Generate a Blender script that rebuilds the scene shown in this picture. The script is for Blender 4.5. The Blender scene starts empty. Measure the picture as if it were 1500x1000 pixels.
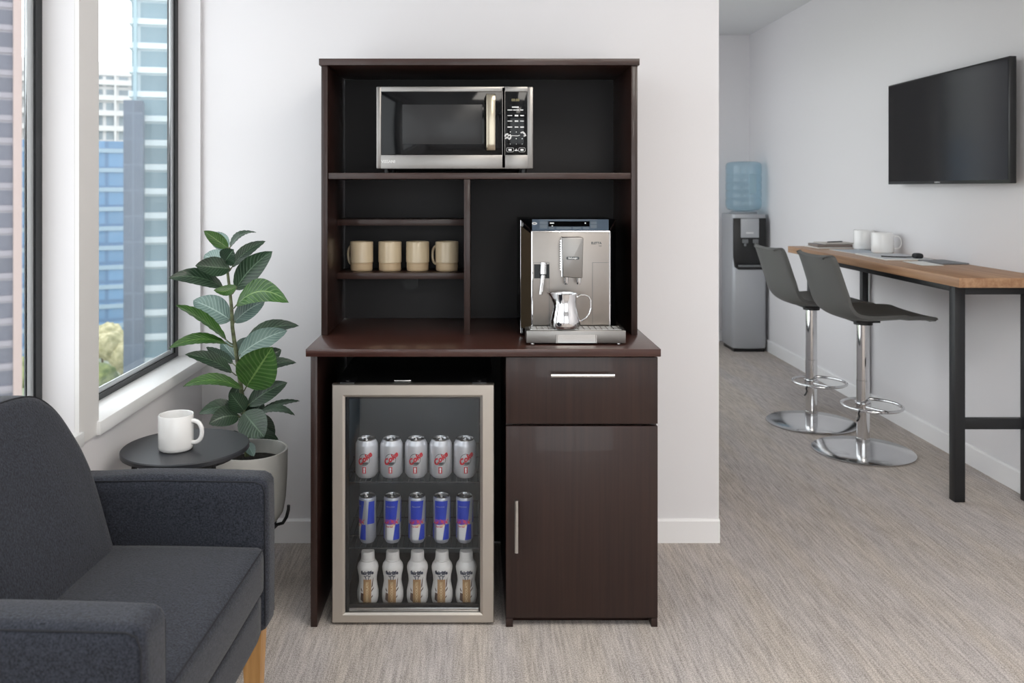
import bpy, bmesh, math, random
from mathutils import Vector, Matrix, noise
PI = math.pi
scene = bpy.context.scene
col = scene.collection

# ------------------------------------------------------------ camera, world, exposure
EYE, F, CX, CY = 1.326, 1250.0, 698.0, 275.0
cam_d = bpy.data.cameras.new('camera')
cam = bpy.data.objects.new('camera', cam_d); col.objects.link(cam)
cam.location = (0, 0, EYE); cam.rotation_euler = (PI/2, 0, 0)
cam_d.sensor_width = 36.0; cam_d.lens = 36.0*F/1500
cam_d.shift_x = (750-CX)/1500; cam_d.shift_y = -(500-CY)/1500
cam_d.clip_start = 0.05; cam_d.clip_end = 2000
cam_d.dof.use_dof = True; cam_d.dof.focus_distance = 2.65; cam_d.dof.aperture_fstop = 4.5
scene.camera = cam
scene.view_settings.view_transform = 'Standard'
scene.view_settings.look = 'None'
scene.view_settings.gamma = 1.0
scene.view_settings.use_curve_mapping = False
scene.view_settings.exposure = 0.55

world = bpy.data.worlds.new('sky'); scene.world = world; world.use_nodes = True
wn = world.node_tree; bg = wn.nodes['Background']
bg.inputs[0].default_value = (0.965, 0.975, 1.0, 1); bg.inputs[1].default_value = 1.95
LAMP = 6.4          # brightness of the added ceiling light panels

# ------------------------------------------------------------ helpers
def lin(c):
    return tuple(((x/255)/12.92 if x/255 <= .04045 else ((x/255+.055)/1.055)**2.4) for x in c)

def at(px, py, Y):
    """the world point at depth Y that a point of the picture shows"""
    return Vector(((px-CX)*Y/F, Y, EYE-(py-CY)*Y/F))

MATS = {}
def mat(name, rgb, rough=.5, metal=0., bump=None, vary=None, spec=.5, coat=0., emit=None, trans=0., sheen=0.):
    m = bpy.data.materials.new(name); m.use_nodes = True
    nt = m.node_tree; b = nt.nodes['Principled BSDF']
    c = (*lin(rgb), 1)
    b.inputs['Base Color'].default_value = c
    b.inputs['Roughness'].default_value = rough
    b.inputs['Metallic'].default_value = metal
    b.inputs['Specular IOR Level'].default_value = spec
    b.inputs['Coat Weight'].default_value = coat
    b.inputs['Transmission Weight'].default_value = trans
    b.inputs['Sheen Weight'].default_value = sheen
    if emit:
        b.inputs['Emission Color'].default_value = (*lin(emit[0]), 1); b.inputs['Emission Strength'].default_value = emit[1]
    if vary or bump:
        tc = nt.nodes.new('ShaderNodeTexCoord')
    if vary:                       # (scale vec, detail, rgb_a, rgb_b)
        mp = nt.nodes.new('ShaderNodeMapping'); mp.inputs['Scale'].default_value = vary[0]
        nz = nt.nodes.new('ShaderNodeTexNoise'); nz.inputs['Scale'].default_value = 1; nz.inputs['Detail'].default_value = vary[1]
        cr = nt.nodes.new('ShaderNodeValToRGB')
        cr.color_ramp.elements[0].position = .3; cr.color_ramp.elements[1].position = .7
        cr.color_ramp.elements[0].color = (*lin(vary[2]), 1); cr.color_ramp.elements[1].color = (*lin(vary[3]), 1)
        nt.links.new(tc.outputs['Object'], mp.inputs[0]); nt.links.new(mp.outputs[0], nz.inputs['Vector'])
        nt.links.new(nz.outputs[0], cr.inputs[0]); nt.links.new(cr.outputs[0], b.inputs['Base Color'])
    if bump:                       # (scale vec, strength, distance)
        mp2 = nt.nodes.new('ShaderNodeMapping'); mp2.inputs['Scale'].default_value = bump[0]
        n2 = nt.nodes.new('ShaderNodeTexNoise'); n2.inputs['Scale'].default_value = 1; n2.inputs['Detail'].default_value = 4
        bp = nt.nodes.new('ShaderNodeBump'); bp.inputs['Strength'].default_value = bump[1]; bp.inputs['Distance'].default_value = bump[2]
        nt.links.new(tc.outputs['Object'], mp2.inputs[0]); nt.links.new(mp2.outputs[0], n2.inputs['Vector'])
        nt.links.new(n2.outputs[0], bp.inputs['Height']); nt.links.new(bp.outputs[0], b.inputs['Normal'])
    MATS[name] = m
    return m

def glass_mat(name, rgb, ior=1.45, refl=1.0, rough=.0):
    m = bpy.data.materials.new(name); m.use_nodes = True
    nt = m.node_tree; nt.nodes.clear()
    o = nt.nodes.new('ShaderNodeOutputMaterial'); mx = nt.nodes.new('ShaderNodeMixShader')
    t = nt.nodes.new('ShaderNodeBsdfTransparent'); t.inputs[0].default_value = (*rgb, 1)
    g = nt.nodes.new('ShaderNodeBsdfGlossy'); g.inputs['Roughness'].default_value = rough
    f = nt.nodes.new('ShaderNodeFresnel'); f.inputs[0].default_value = ior
    mu = nt.nodes.new('ShaderNodeMath'); mu.operation = 'MULTIPLY'; mu.inputs[1].default_value = refl
    ge = nt.nodes.new('ShaderNodeNewGeometry'); mi = nt.nodes.new('ShaderNodeMix'); mi.data_type = 'FLOAT'
    mi.inputs[2].default_value = ior; mi.inputs[3].default_value = 1/ior       # thin pane: both faces reflect alike
    nt.links.new(ge.outputs['Backfacing'], mi.inputs[0]); nt.links.new(mi.outputs[0], f.inputs[0])
    nt.links.new(f.outputs[0], mu.inputs[0]); nt.links.new(mu.outputs[0], mx.inputs[0])
    nt.links.new(t.outputs[0], mx.inputs[1]); nt.links.new(g.outputs[0], mx.inputs[2]); nt.links.new(mx.outputs[0], o.inputs[0])
    return m

class MB:
    """collects shapes; build() links them as ONE mesh object"""
    def __init__(s): s.v = []; s.f = []; s.m = []; s.mi = 0; s.uv = None
    def add(s, vs, fs):
        o = len(s.v); s.v += [Vector(p) for p in vs]
        s.f += [tuple(i+o for i in f) for f in fs]; s.m += [s.mi]*len(fs)
    def box(s, x0, x1, y0, y1, z0, z1, bev=0., seg=2):
        if bev <= 0:
            s.add([(x0,y0,z0),(x1,y0,z0),(x1,y1,z0),(x0,y1,z0),(x0,y0,z1),(x1,y0,z1),(x1,y1,z1),(x0,y1,z1)],
                  [(0,3,2,1),(4,5,6,7),(0,1,5,4),(1,2,6,5),(2,3,7,6),(3,0,4,7)])
        else:
            b = bmesh.new(); bmesh.ops.create_cube(b, size=1)
            for v in b.verts:
                v.co = Vector(((x0+x1)/2+v.co.x*(x1-x0), (y0+y1)/2+v.co.y*(y1-y0), (z0+z1)/2+v.co.z*(z1-z0)))
            bmesh.ops.bevel(b, geom=b.edges[:], offset=bev, segments=seg, profile=.5, affect='EDGES')
            s.bm(b)
    def bm(s, b, M=None):
        b.verts.ensure_lookup_table()
        s.add([(M @ v.co) if M else v.co.copy() for v in b.verts], [tuple(v.index for v in f.verts) for f in b.faces]); b.free()
    def prism(s, pts, axis, a0, a1, bev=0., seg=3):
        """2-D outline pushed along an axis: 'x' -> pts are (y,z); 'y' -> (x,z); 'z' -> (x,y)"""
        def P(p, a): return {'x': (a,p[0],p[1]), 'y': (p[0],a,p[1]), 'z': (p[0],p[1],a)}[axis]
        b = bmesh.new()
        A = [b.verts.new(P(p, a0)) for p in pts]; B = [b.verts.new(P(p, a1)) for p in pts]
        n = len(pts); b.faces.new(A); b.faces.new(B[::-1])
        for i in range(n): b.faces.new((A[i], B[i], B[(i+1) % n], A[(i+1) % n]))
        bmesh.ops.recalc_face_normals(b, faces=b.faces[:])
        if bev > 0:
            es = [e for e in b.edges if len(e.link_faces) == 2 and e.calc_face_angle(0) > .6]
            bmesh.ops.bevel(b, geom=es, offset=bev, segments=seg, profile=.5, affect='EDGES')
        b.verts.index_update(); s.bm(b)
    def lathe(s, prof, seg=32, c=(0,0,0), M=None, a0=0., a1=2*PI):
        full = abs(a1-a0-2*PI) < 1e-6; n = seg if full else seg+1
        vs, fs = [], []
        for r, z in prof:
            for k in range(n):
                a = a0+(a1-a0)*k/seg; vs.append(Vector((r*math.cos(a), r*math.sin(a), z)))
        for i in range(len(prof)-1):
            for k in range(seg):
                k2 = (k+1) % n; fs.append((i*n+k, i*n+k2, (i+1)*n+k2, (i+1)*n+k))
        M = (Matrix.Translation(c) @ M) if M else Matrix.Translation(c)
        s.add([M @ v for v in vs], fs)
    def cyl(s, p0, p1, r, seg=20, r1=None, cap=True):
        p0, p1 = Vector(p0), Vector(p1); d = p1-p0; L = d.length
        q = d.to_track_quat('Z', 'Y').to_matrix().to_4x4()
        r1 = r if r1 is None else r1
        s.lathe(([(0, 0)] if cap else [])+[(r, 0), (r1, L)]+([(0, L)] if cap else []), seg, p0, q)
    def tube(s, pts, r, seg=10, closed=False):
        pts = [Vector(p) for p in pts]; n = len(pts); rs = r if isinstance(r, (list, tuple)) else [r]*n
        up = None; vs = []; fs = []
        for i, p in enumerate(pts):
            a = pts[(i-1) % n] if (closed or i > 0) else p; b = pts[(i+1) % n] if (closed or i < n-1) else p
            t = (b-a).normalized()
            if up is None: up = Vector((0,0,1)) if abs(t.z) < .9 else Vector((1,0,0))
            side = t.cross(up).normalized(); up = side.cross(t).normalized()
            for k in range(seg):
                an = 2*PI*k/seg; vs.append(p+rs[i]*(side*math.cos(an)+up*math.sin(an)))
        m = n if closed else n-1
        for i in range(m):
            j = (i+1) % n
            for k in range(seg):
                k2 = (k+1) % seg; fs.append((i*seg+k, i*seg+k2, j*seg+k2, j*seg+k))
        if not closed:
            fs.append(tuple(range(seg))[::-1]); fs.append(tuple((n-1)*seg+k for k in range(seg)))
        s.add(vs, fs)
    def soft(s, x0, x1, y0, y1, z0, z1, r, n=14, crown=(0,0,0)):
        """rounded upholstered block; crown swells each pair of faces"""
        b = bmesh.new(); bmesh.ops.create_cube(b, size=2)
        bmesh.ops.subdivide_edges(b, edges=b.edges[:], cuts=n, use_grid_fill=True)
        h = Vector(((x1-x0)/2, (y1-y0)/2, (z1-z0)/2)); c = Vector(((x1+x0)/2, (y1+y0)/2, (z1+z0)/2))
        for v in b.verts:
            u = v.co.copy()
            # pull samples towards the edges so that the rounding is well resolved
            u = Vector([math.copysign(abs(t)**.8, t) for t in u])
            p = Vector((u.x*h.x, u.y*h.y, u.z*h.z))
            inner = Vector([max(-(h[k]-r), min(h[k]-r, p[k])) for k in range(3)])
            d = p-inner
            q = inner+(d.normalized()*r if d.length > 1e-9 else d)
            for k in range(3):
                o = [j for j in range(3) if j != k]
                w = (1-u[o[0]]**2)*(1-u[o[1]]**2)
                q[k] += crown[k]*w*(1 if u[k] > 0 else -1)*min(1, abs(u[k]))
            v.co = q+c
        b.verts.index_update(); s.bm(b)
    def grid(s, P, nu, nv):
        vs = [P(i/nu, j/nv) for i in range(nu+1) for j in range(nv+1)]
        s.add(vs, [(i*(nv+1)+j, (i+1)*(nv+1)+j, (i+1)*(nv+1)+j+1, i*(nv+1)+j+1) for i in range(nu) for j in range(nv)])
    def text(s, txt, size, fn, bold=0., align='CENTER', shear=0.):
        """lettering: fn maps (x, z) of the flat text to a point"""
        cu = bpy.data.curves.new('t', 'FONT'); cu.body = txt; cu.size = size; cu.align_x = align; cu.align_y = 'CENTER'
        cu.offset = bold; cu.resolution_u = 3; cu.shear = shear
        o = bpy.data.objects.new('t', cu); col.objects.link(o)
        dg = bpy.context.evaluated_depsgraph_get(); me = bpy.data.meshes.new_from_object(o.evaluated_get(dg))
        s.add([fn(v.co.x, v.co.y) for v in me.vertices], [tuple(p.vertices) for p in me.polygons])
        bpy.data.objects.remove(o); bpy.data.curves.remove(cu); bpy.data.meshes.remove(me)
    def build(s, name, mats, parent=None, ang=35, off=None):
        if not isinstance(mats, (list, tuple)): mats = [mats]
        o = bpy.data.objects.new(name, None if not s.v else bpy.data.meshes.new(name)); me = o.data
        if parent is not None:
            r = parent
            while r.parent: r = r.parent
            sh = Vector(r.get('_o', (0,0,0)))
        else:
            if off is not None: sh = Vector(off)
            else:
                xs = [p.x for p in s.v]; ys = [p.y for p in s.v]; zs = [p.z for p in s.v]
                sh = Vector(((min(xs)+max(xs))/2, (min(ys)+max(ys))/2, min(zs)))
            o.location = sh
        me.from_pydata([p-sh for p in s.v], [], s.f)
        for m in mats: me.materials.append(m)
        me.polygons.foreach_set('material_index', s.m)
        me.polygons.foreach_set('use_smooth', [True]*len(s.f))
        me.update()
        b = bmesh.new(); b.from_mesh(me)
        bmesh.ops.remove_doubles(b, verts=b.verts[:], dist=1e-6)
        if not s.uv: bmesh.ops.recalc_face_normals(b, faces=b.faces[:])
        b.to_mesh(me); b.free()
        me.set_sharp_from_angle(angle=math.radians(ang))
        col.objects.link(o)
        if parent is not None: o.parent = parent
        return o

def tag(o, label=None, cat=None, group=None, kind=None):
    if label: o['label'] = label
    if cat: o['category'] = cat
    if group: o['group'] = group
    if kind: o['kind'] = kind
    return o

def thing(name, label, cat, loc=(0,0,0), rz=0., group=None, world=True):
    """an Empty at the thing's base; with world=True its parts are written in room coordinates"""
    o = bpy.data.objects.new(name, None); col.objects.link(o)
    o.location = loc; o.rotation_euler = (0, 0, rz); o.empty_display_size = .1
    o['_o'] = tuple(loc) if world else (0., 0., 0.)
    return tag(o, label, cat, group)

def copy_tree(o, parent=None):
    c = o.copy(); col.objects.link(c)
    if parent: c.parent = parent
    for ch in list(o.children): copy_tree(ch, c)
    return c

def structure(mb, name, m, **k):
    return tag(mb.build(name, m, **k), kind='structure')

# ------------------------------------------------------------ materials
M_wall = mat('wall paint', (226, 224, 226), .85, bump=((60,60,60), .04, .002))
M_ceil = mat('ceiling paint', (222, 223, 224), .9)
M_trim = mat('white trim paint', (238, 237, 238), .45)
M_sill = mat('window sill', (240, 240, 240), .3)
M_pier = mat('window pier', (226, 224, 222), .5)
M_blk = mat('black gasket', (20, 24, 28), .4)
M_alu = mat('frame aluminium', (200, 205, 208), .35, .4)
def wood(name, a, b, vec, rough=.35, coat=.15):
    return mat(name, a, rough, vary=(vec, 6, a, b), bump=(vec, .08, .001), coat=coat, spec=.4)
M_wv = wood('espresso wood upright grain', (36,21,18), (50,32,27), (90, 90, 2.2))
M_wh = wood('espresso wood level grain', (40,25,21), (60,38,32), (2.2, 90, 90))
M_wtop = wood('espresso worktop', (50,28,24), (72,44,37), (2.2, 90, 90), .28, .3)
M_back = mat('dark back board', (24, 20, 22), .6)
M_backL = mat('dark grommet', (10, 10, 11), .5)
M_steel = mat('brushed steel', (146, 143, 140), .34, 1., bump=((2, 300, 300), .03, .001))
M_steelv = mat('brushed steel upright', (206, 200, 192), .36, 1., bump=((300, 300, 2), .03, .001))
M_cmsteel = mat('brushed steel of the coffee machine', (158, 152, 147), .36, 1., bump=((300, 300, 2), .03, .001))
M_chrome = mat('chrome', (225, 225, 226), .07, 1.)
M_satin = mat('satin steel', (205, 203, 200), .22, 1.)
M_blackgl = mat('black glass', (8, 9, 11), .07, spec=.28)
M_blackpl = mat('black plastic', (18, 18, 20), .35)
M_window = mat('microwave window mesh', (46, 46, 47), .25, spec=.25)
M_print = mat('white print', (222, 222, 222), .5)
M_lcd = mat('dull gold display print', (120, 112, 78), .5)
M_grey = mat('grey plastic', (110, 112, 114), .4)
M_cream = mat('cream glaze', (208, 190, 160), .28, coat=.3)
M_tanband = mat('tan unglazed band', (188, 164, 132), .55, vary=((8,8,260), 3, (180,154,122), (200,178,146)))
M_white = mat('white glaze', (238, 237, 236), .22, coat=.4)
M_fabric = mat('charcoal woven fabric', (60, 62, 70), .95, vary=((260, 260, 260), 3, (29, 31, 37), (58, 61, 71)), bump=((300,300,300), .7, .003), sheen=.15, spec=.15)
M_seam = mat('dark seam', (34, 35, 40), .95)
M_legwood = mat('golden oak', (178, 132, 78), .45, vary=((60,60,4), 5, (160,114,62), (198,152,96)))
M_tabletop = mat('black table', (46, 48, 53), .4)
M_oak = mat('bar oak', (168, 128, 94), .45, vary=((60, 2.5, 60), 6, (146,106,76), (178,140,106)), bump=((60,2.5,60), .06, .001))
M_blackmetal = mat('black powder coat', (24, 25, 28), .45)
M_stoolsh = mat('grey moulded seat', (88, 88, 86), .5)
M_pot = mat('off white pot', (206, 205, 200), .6)
M_soil = mat('dark soil', (30, 26, 22), .95, bump=((80,80,80), .8, .01))
M_stem = mat('green brown stem', (88, 96, 66), .6, vary=((20,20,60), 3, (70,74,50), (112,120,86)))
M_screen = mat('television glass', (20, 20, 22), .12, spec=.35)
M_paper = mat('white paper', (232, 232, 230), .7)
M_greybook = mat('grey notebook cover', (120, 122, 126), .6)
M_brownbook = mat('brown grey book cover', (130, 118, 112), .6)
M_silver = mat('silver grey plastic', (176, 178, 182), .4, .25)
M_glass = glass_mat('window glass', (.96, .98, .98), 1.35)
M_doorglass = glass_mat('fridge door glass', (.93, .94, .95), 1.45)
M_bottle = glass_mat('blue water bottle', (.78, .90, .955), 1.5)
M_can = mat('silver can paint', (205, 205, 208), .33, .45)
M_canlid = mat('aluminium lid', (178, 178, 178), .25, 1.)
M_red = mat('red print', (190, 22, 40), .4)
M_dkgrey = mat('dark grey print', (70, 76, 78), .4)
M_blue = mat('blue can print', (28, 62, 190), .3, .2)
M_silverp = mat('silver can print', (176, 180, 190), .3, .5)
M_redor = mat('red and orange print', (214, 60, 70), .4)
M_yellow = mat('yellow print', (240, 196, 120), .4)
M_milk = mat('white bottle plastic', (226, 222, 218), .35)
M_tan = mat('tan label print', (176, 138, 96), .5)
M_navy = mat('navy print', (28, 38, 66), .5)
M_brown = mat('dark brown print', (96, 74, 66), .5)
M_liner = mat('fridge liner', (98, 105, 109), .5)
M_wire = mat('dark wire', (50, 54, 57), .4)
M_beige = mat('beige print', (226, 202, 160), .5)

# carpet: fine loops in streaks that run down the room
M_carpet = bpy.data.materials.new('streaked loop carpet'); M_carpet.use_nodes = True
def carpet():
    nt = M_carpet.node_tree; b = nt.nodes['Principled BSDF']; N = nt.nodes.new; L = nt.links.new
    b.inputs['Roughness'].default_value = .95; b.inputs['Specular IOR Level'].default_value = .15
    tc = N('ShaderNodeTexCoord')
    def nz(scale, detail):
        mp = N('ShaderNodeMapping'); mp.inputs['Scale'].default_value = scale
        n = N('ShaderNodeTexNoise'); n.inputs['Scale'].default_value = 1; n.inputs['Detail'].default_value = detail
        L(tc.outputs['Object'], mp.inputs[0]); L(mp.outputs[0], n.inputs['Vector']); return n
    a = nz((130, 7, 1), 3); c = nz((330, 210, 1), 2); d = nz((1.6, 1.2, 1), 3)
    def mixv(x, y, f):
        m = N('ShaderNodeMix'); m.data_type = 'FLOAT'; m.inputs[0].default_value = f
        L(x, m.inputs[2]); L(y, m.inputs[3]); return m.outputs[0]
    v = mixv(mixv(a.outputs[0], c.outputs[0], .62), d.outputs[0], .12)
    cr = N('ShaderNodeValToRGB'); e = cr.color_ramp.elements
    e[0].position = .36; e[0].color = (*lin((140, 133, 128)), 1); e[1].position = .64; e[1].color = (*lin((212, 204, 198)), 1)
    L(v, cr.inputs[0])
    tint = N('ShaderNodeMix'); tint.data_type = 'RGBA'; tint.blend_type = 'MULTIPLY'
    w = nz((7, .8, 1), 2); cr2 = N('ShaderNodeValToRGB'); q = cr2.color_ramp.elements
    q[0].position = .4; q[0].color = (.965, .97, 1, 1); q[1].position = .6; q[1].color = (1, .98, .95, 1)
    L(w.outputs[0], cr2.inputs[0]); tint.inputs[0].default_value = 1
    L(cr.outputs[0], tint.inputs[6]); L(cr2.outputs[0], tint.inputs[7]); L(tint.outputs[2], b.inputs['Base Color'])
    bp = N('ShaderNodeBump'); bp.inputs['Strength'].default_value = .5; bp.inputs['Distance'].default_value = .003
    L(v, bp.inputs['Height']); L(bp.outputs[0], b.inputs['Normal'])
carpet()

def leaf_mat(name, dark, light, vein):
    m = bpy.data.materials.new(name); m.use_nodes = True; nt = m.node_tree; b = nt.nodes['Principled BSDF']
    N = nt.nodes.new; L = nt.links.new
    uv = N('ShaderNodeUVMap'); sp = N('ShaderNodeSeparateXYZ'); L(uv.outputs[0], sp.inputs[0])
    def M(op, a, bb=None, c=None):
        n = N('ShaderNodeMath'); n.operation = op
        for i, x in enumerate((a, bb)):
            if x is None: continue
            if isinstance(x, (int, float)): n.inputs[i].default_value = x
            else: L(x, n.inputs[i])
        return n.outputs[0]
    av = M('ABSOLUTE', M('SUBTRACT', sp.outputs[1], .5))           # 0 midrib .. .5 edge
    ph = M('SUBTRACT', M('MULTIPLY', sp.outputs[0], 70), M('MULTIPLY', av, 34))
    s = M('POWER', M('MULTIPLY', M('ADD', M('SINE', ph), 1), .5), 5)
    mid = M('LESS_THAN', av, .022)
    f = M('MAXIMUM', M('MULTIPLY', s, .4), M('MULTIPLY', mid, .9))
    mx = N('ShaderNodeMix'); mx.data_type = 'RGBA'; mx.inputs[7].default_value = (*lin(vein), 1)
    nz = N('ShaderNodeTexNoise'); nz.inputs['Scale'].default_value = 14; tc = N('ShaderNodeTexCoord'); L(tc.outputs['Object'], nz.inputs['Vector'])
    cr = N('ShaderNodeValToRGB'); cr.color_ramp.elements[0].color = (*lin(dark), 1); cr.color_ramp.elements[1].color = (*lin(light), 1)
    cr.color_ramp.elements[0].position = .35; cr.color_ramp.elements[1].position = .65
    L(nz.outputs[0], cr.inputs[0]); L(cr.outputs[0], mx.inputs[6]); L(f, mx.inputs[0]); L(mx.outputs[2], b.inputs['Base Color'])
    bp = N('ShaderNodeBump'); bp.inputs['Strength'].default_value = .35; bp.inputs['Distance'].default_value = .002
    L(M('MULTIPLY', s, -1), bp.inputs['Height']); L(bp.outputs[0], b.inputs['Normal'])
    b.inputs['Roughness'].default_value = .32; b.inputs['Coat Weight'].default_value = .15
    return m
M_leaf = [leaf_mat('deep green leaf', (22,44,30), (40,66,44), (92,116,92)),
          leaf_mat('fresh green leaf', (38,78,26), (60,104,40), (120,150,86)),
          leaf_mat('grey green leaf', (74,98,92), (104,128,120), (156,176,168))]

def facade(name, base, win, sx, sz, mortar):
    """a tower front: window panes in a grid, set by the building's own height and width"""
    m = bpy.data.materials.new(name); m.use_nodes = True; nt = m.node_tree; b = nt.nodes['Principled BSDF']
    N = nt.nodes.new; L = nt.links.new; tc = N('ShaderNodeTexCoord'); sp = N('ShaderNodeSeparateXYZ'); L(tc.outputs['Object'], sp.inputs[0])
    ad = N('ShaderNodeMath'); ad.operation = 'ADD'; L(sp.outputs[0], ad.inputs[0]); L(sp.outputs[1], ad.inputs[1])
    cb = N('ShaderNodeCombineXYZ'); L(ad.outputs[0], cb.inputs[0]); L(sp.outputs[2], cb.inputs[1])
    br = N('ShaderNodeTexBrick'); br.offset = 0; br.inputs['Scale'].default_value = 1
    br.inputs['Brick Width'].default_value = sx; br.inputs['Row Height'].default_value = sz; br.inputs['Mortar Size'].default_value = mortar
    br.inputs['Color1'].default_value = (*lin(win), 1); br.inputs['Color2'].default_value = (*[c*.8 for c in lin(win)], 1)
    br.inputs['Mortar'].default_value = (*lin(base), 1); br.inputs['Bias'].default_value = -.2
    L(cb.outputs[0], br.inputs['Vector']); L(br.outputs[0], b.inputs['Base Color'])
    b.inputs['Roughness'].default_value = .5
    return m

# ------------------------------------------------------------ the room
XL, XR, YP, YF, YB, ZC = -1.03, 2.37, 3.20, 7.40, -2.6, 2.65
XP = .909                    # end of the partition wall
b = MB(); b.box(XL-.2, XR+.2, YB-.2, YF+.2, -.12, 0); structure(b, 'floor', M_carpet)
b = MB(); b.box(XL-.2, XR+.2, YB-.2, YF+.2, ZC, ZC+.12); structure(b, 'ceiling', M_ceil)
b = MB(); b.box(XR, XR+.15, YB-.15, YF+.15, 0, ZC); structure(b, 'wall_right', M_wall)
b = MB(); b.box(XP-.15, XR, YF, YF+.15, 0, ZC); structure(b, 'wall_far', M_wall)
b = MB(); RW = (-.7, 2.1, .35, 2.4)
b.box(XL-.15, RW[0], YB-.15, YB, 0, ZC); b.box(RW[1], XR, YB-.15, YB, 0, ZC); b.box(RW[0], RW[1], YB-.15, YB, 0, RW[2]); b.box(RW[0], RW[1], YB-.15, YB, RW[3], ZC)
structure(b, 'wall_rear', M_wall)
b = MB(); PW = (3.9, 6.9, .35, 2.3)
b.box(XL-.113, XP, YP, YP+.15, 0, ZC); b.box(XP-.15, XP, YP+.15, PW[0], 0, ZC); b.box(XP-.15, XP, PW[1], YF, 0, ZC)
b.box(XP-.15, XP, PW[0], PW[1], 0, PW[2]); b.box(XP-.15, XP, PW[0], PW[1], PW[3], ZC); structure(b, 'wall_partition', M_wall)
SILL = .70
piers = [(-2.6, -2.3), (-1.0, -.88), (.60, .72), (2.186, 2.300)]
openings = [(-2.3, -1.0), (-.88, .60), (.72, 2.186), (2.300, 3.182)]
b = MB()
b.box(XL-.113, XL, YB, YP, 0, SILL-.04); b.box(XL-.113, XL, YB, YP, 2.46, ZC)
for y0, y1 in piers: b.box(XL-.113, XL, y0, y1, SILL-.04, 2.46)
b.box(XL-.113, XL, 3.182, YP, SILL-.04, 2.46)
structure(b, 'wall_left', M_wall)
for n, (y0, y1) in enumerate(piers):
    b = MB(); b.box(XL+.0005, XL+.012, y0, y1, SILL-.035, 2.46); structure(b, 'trim_%d' % (n+1), M_pier)
XG = -1.122
for n, (y0, y1) in enumerate(openings[::-1]):
    w = MB(); t = .032
    w.box(XG-.02, XG+.010, y0+.001, y0+t, SILL, 2.459); w.box(XG-.02, XG+.010, y1-t, y1-.001, SILL, 2.459)
    w.box(XG-.02, XG+.010, y0+t, y1-t, SILL, SILL+.018); w.box(XG-.02, XG+.010, y0+t, y1-t, 2.41, 2.459)
    root = structure(w, 'window_%d' % (n+1), M_blk, off=(0,0,0))
    fr = MB(); u = t+.030
    for a, c in ((y0+t, y0+u), (y1-u, y1-t)): fr.box(XG-.0025, XG+.004, a, c, SILL+.018, 2.41, .001)
    fr.box(XG-.0025, XG+.004, y0+u, y1-u, SILL+.018, SILL+.034, .001); fr.box(XG-.0025, XG+.004, y0+u, y1-u, 2.386, 2.41, .002)
    fr.build('window_frame', M_alu, root)
    g = MB(); g.box(XG-.001, XG+.001, y0+u+.0005, y1-u-.0005, SILL+.0345, 2.3855); g.build('pane', M_glass, root)
    s = MB(); s.box(XG-.03, XL+.022, y0-(.012 if n else .012), y1+(.010 if n else .0165), SILL-.038, SILL-.0005, .003)
    s.build('window_sill', M_sill, root)
# unseen windows added to let in more daylight: rear wall, then passage
w = MB(); x0, x1, z0, z1 = RW; yy = YB-.10
for a in (x0+.02, (x0+x1)/2, x1-.02): w.box(a-.02, a+.02, yy-.02, yy+.02, z0, z1)
w.box(x0, x1, yy-.02, yy+.02, z0, z0+.04); w.box(x0, x1, yy-.02, yy+.02, z1-.04, z1)
root = structure(w, 'window_5', M_blk, off=(0,0,0)); g = MB(); g.box(x0+.01, x1-.01, yy-.003, yy+.003, z0+.01, z1-.01); g.build('pane', M_glass, root)
w = MB(); y0, y1, z0, z1 = PW; xx = XP-.10
for a in (y0+.02, y0+1.0, y0+2.0, y1-.02): w.box(xx-.02, xx+.02, a-.02, a+.02, z0, z1)
w.box(xx-.02, xx+.02, y0, y1, z0, z0+.04); w.box(xx-.02, xx+.02, y0, y1, z1-.04, z1)
root = structure(w, 'window_6', M_blk, off=(0,0,0)); g = MB(); g.box(xx-.003, xx+.003, y0+.01, y1-.01, z0+.01, z1-.01); g.build('pane', M_glass, root)
# baseboards: a flat board with a small lip on top
def base_x(name, x0, x1, y):       # runs along x, faces -y
    b = MB(); b.prism([(y-.014,0),(y-.0005,0),(y-.0005,.088),(y-.008,.088),(y-.014,.081)], 'x', x0, x1); structure(b, name, M_trim)
base_x('baseboard_partition', XL+.014, XP, YP)
base_x('baseboard_far', XP+.014, XR-.014, YF)
b = MB(); b.prism([(XR-.014,0),(XR-.0005,0),(XR-.0005,.095),(XR-.008,.095),(XR-.014,.088)], 'y', YB, YF-.015); structure(b, 'baseboard_right', M_trim)
b = MB(); b.prism([(XL+.014,0),(XL+.0005,0),(XL+.0005,.088),(XL+.008,.088),(XL+.014,.081)], 'y', YB, YP-.001); structure(b, 'baseboard_left', M_trim)

# unseen ceiling light panels, added to brighten the room
M_lamp = mat('lit diffuser', (250, 250, 250), .5, emit=((255, 249, 240), LAMP))
for k, (x, y, lab) in enumerate(((.75, 1.0, 'added square white ceiling light panel above the floor before the cabinet'),
                                 (.75, -1.3, 'added square white ceiling light panel nearest the rear wall'),
                                 (1.75, 1.0, 'added square white ceiling light panel above the open floor right of the cabinet'))):
    t = thing('added_ceiling_light', lab, 'light', (x, y, ZC-.03))
    f = MB(); f.box(x-.32, x+.32, y-.62, y+.62, ZC-.028, ZC-.0005, .003); f.build('light_frame', M_trim, t)
    d = MB(); d.box(x-.30, x+.30, y-.60, y+.60, ZC-.031, ZC-.0285); d.build('diffuser', M_lamp, t)

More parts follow.
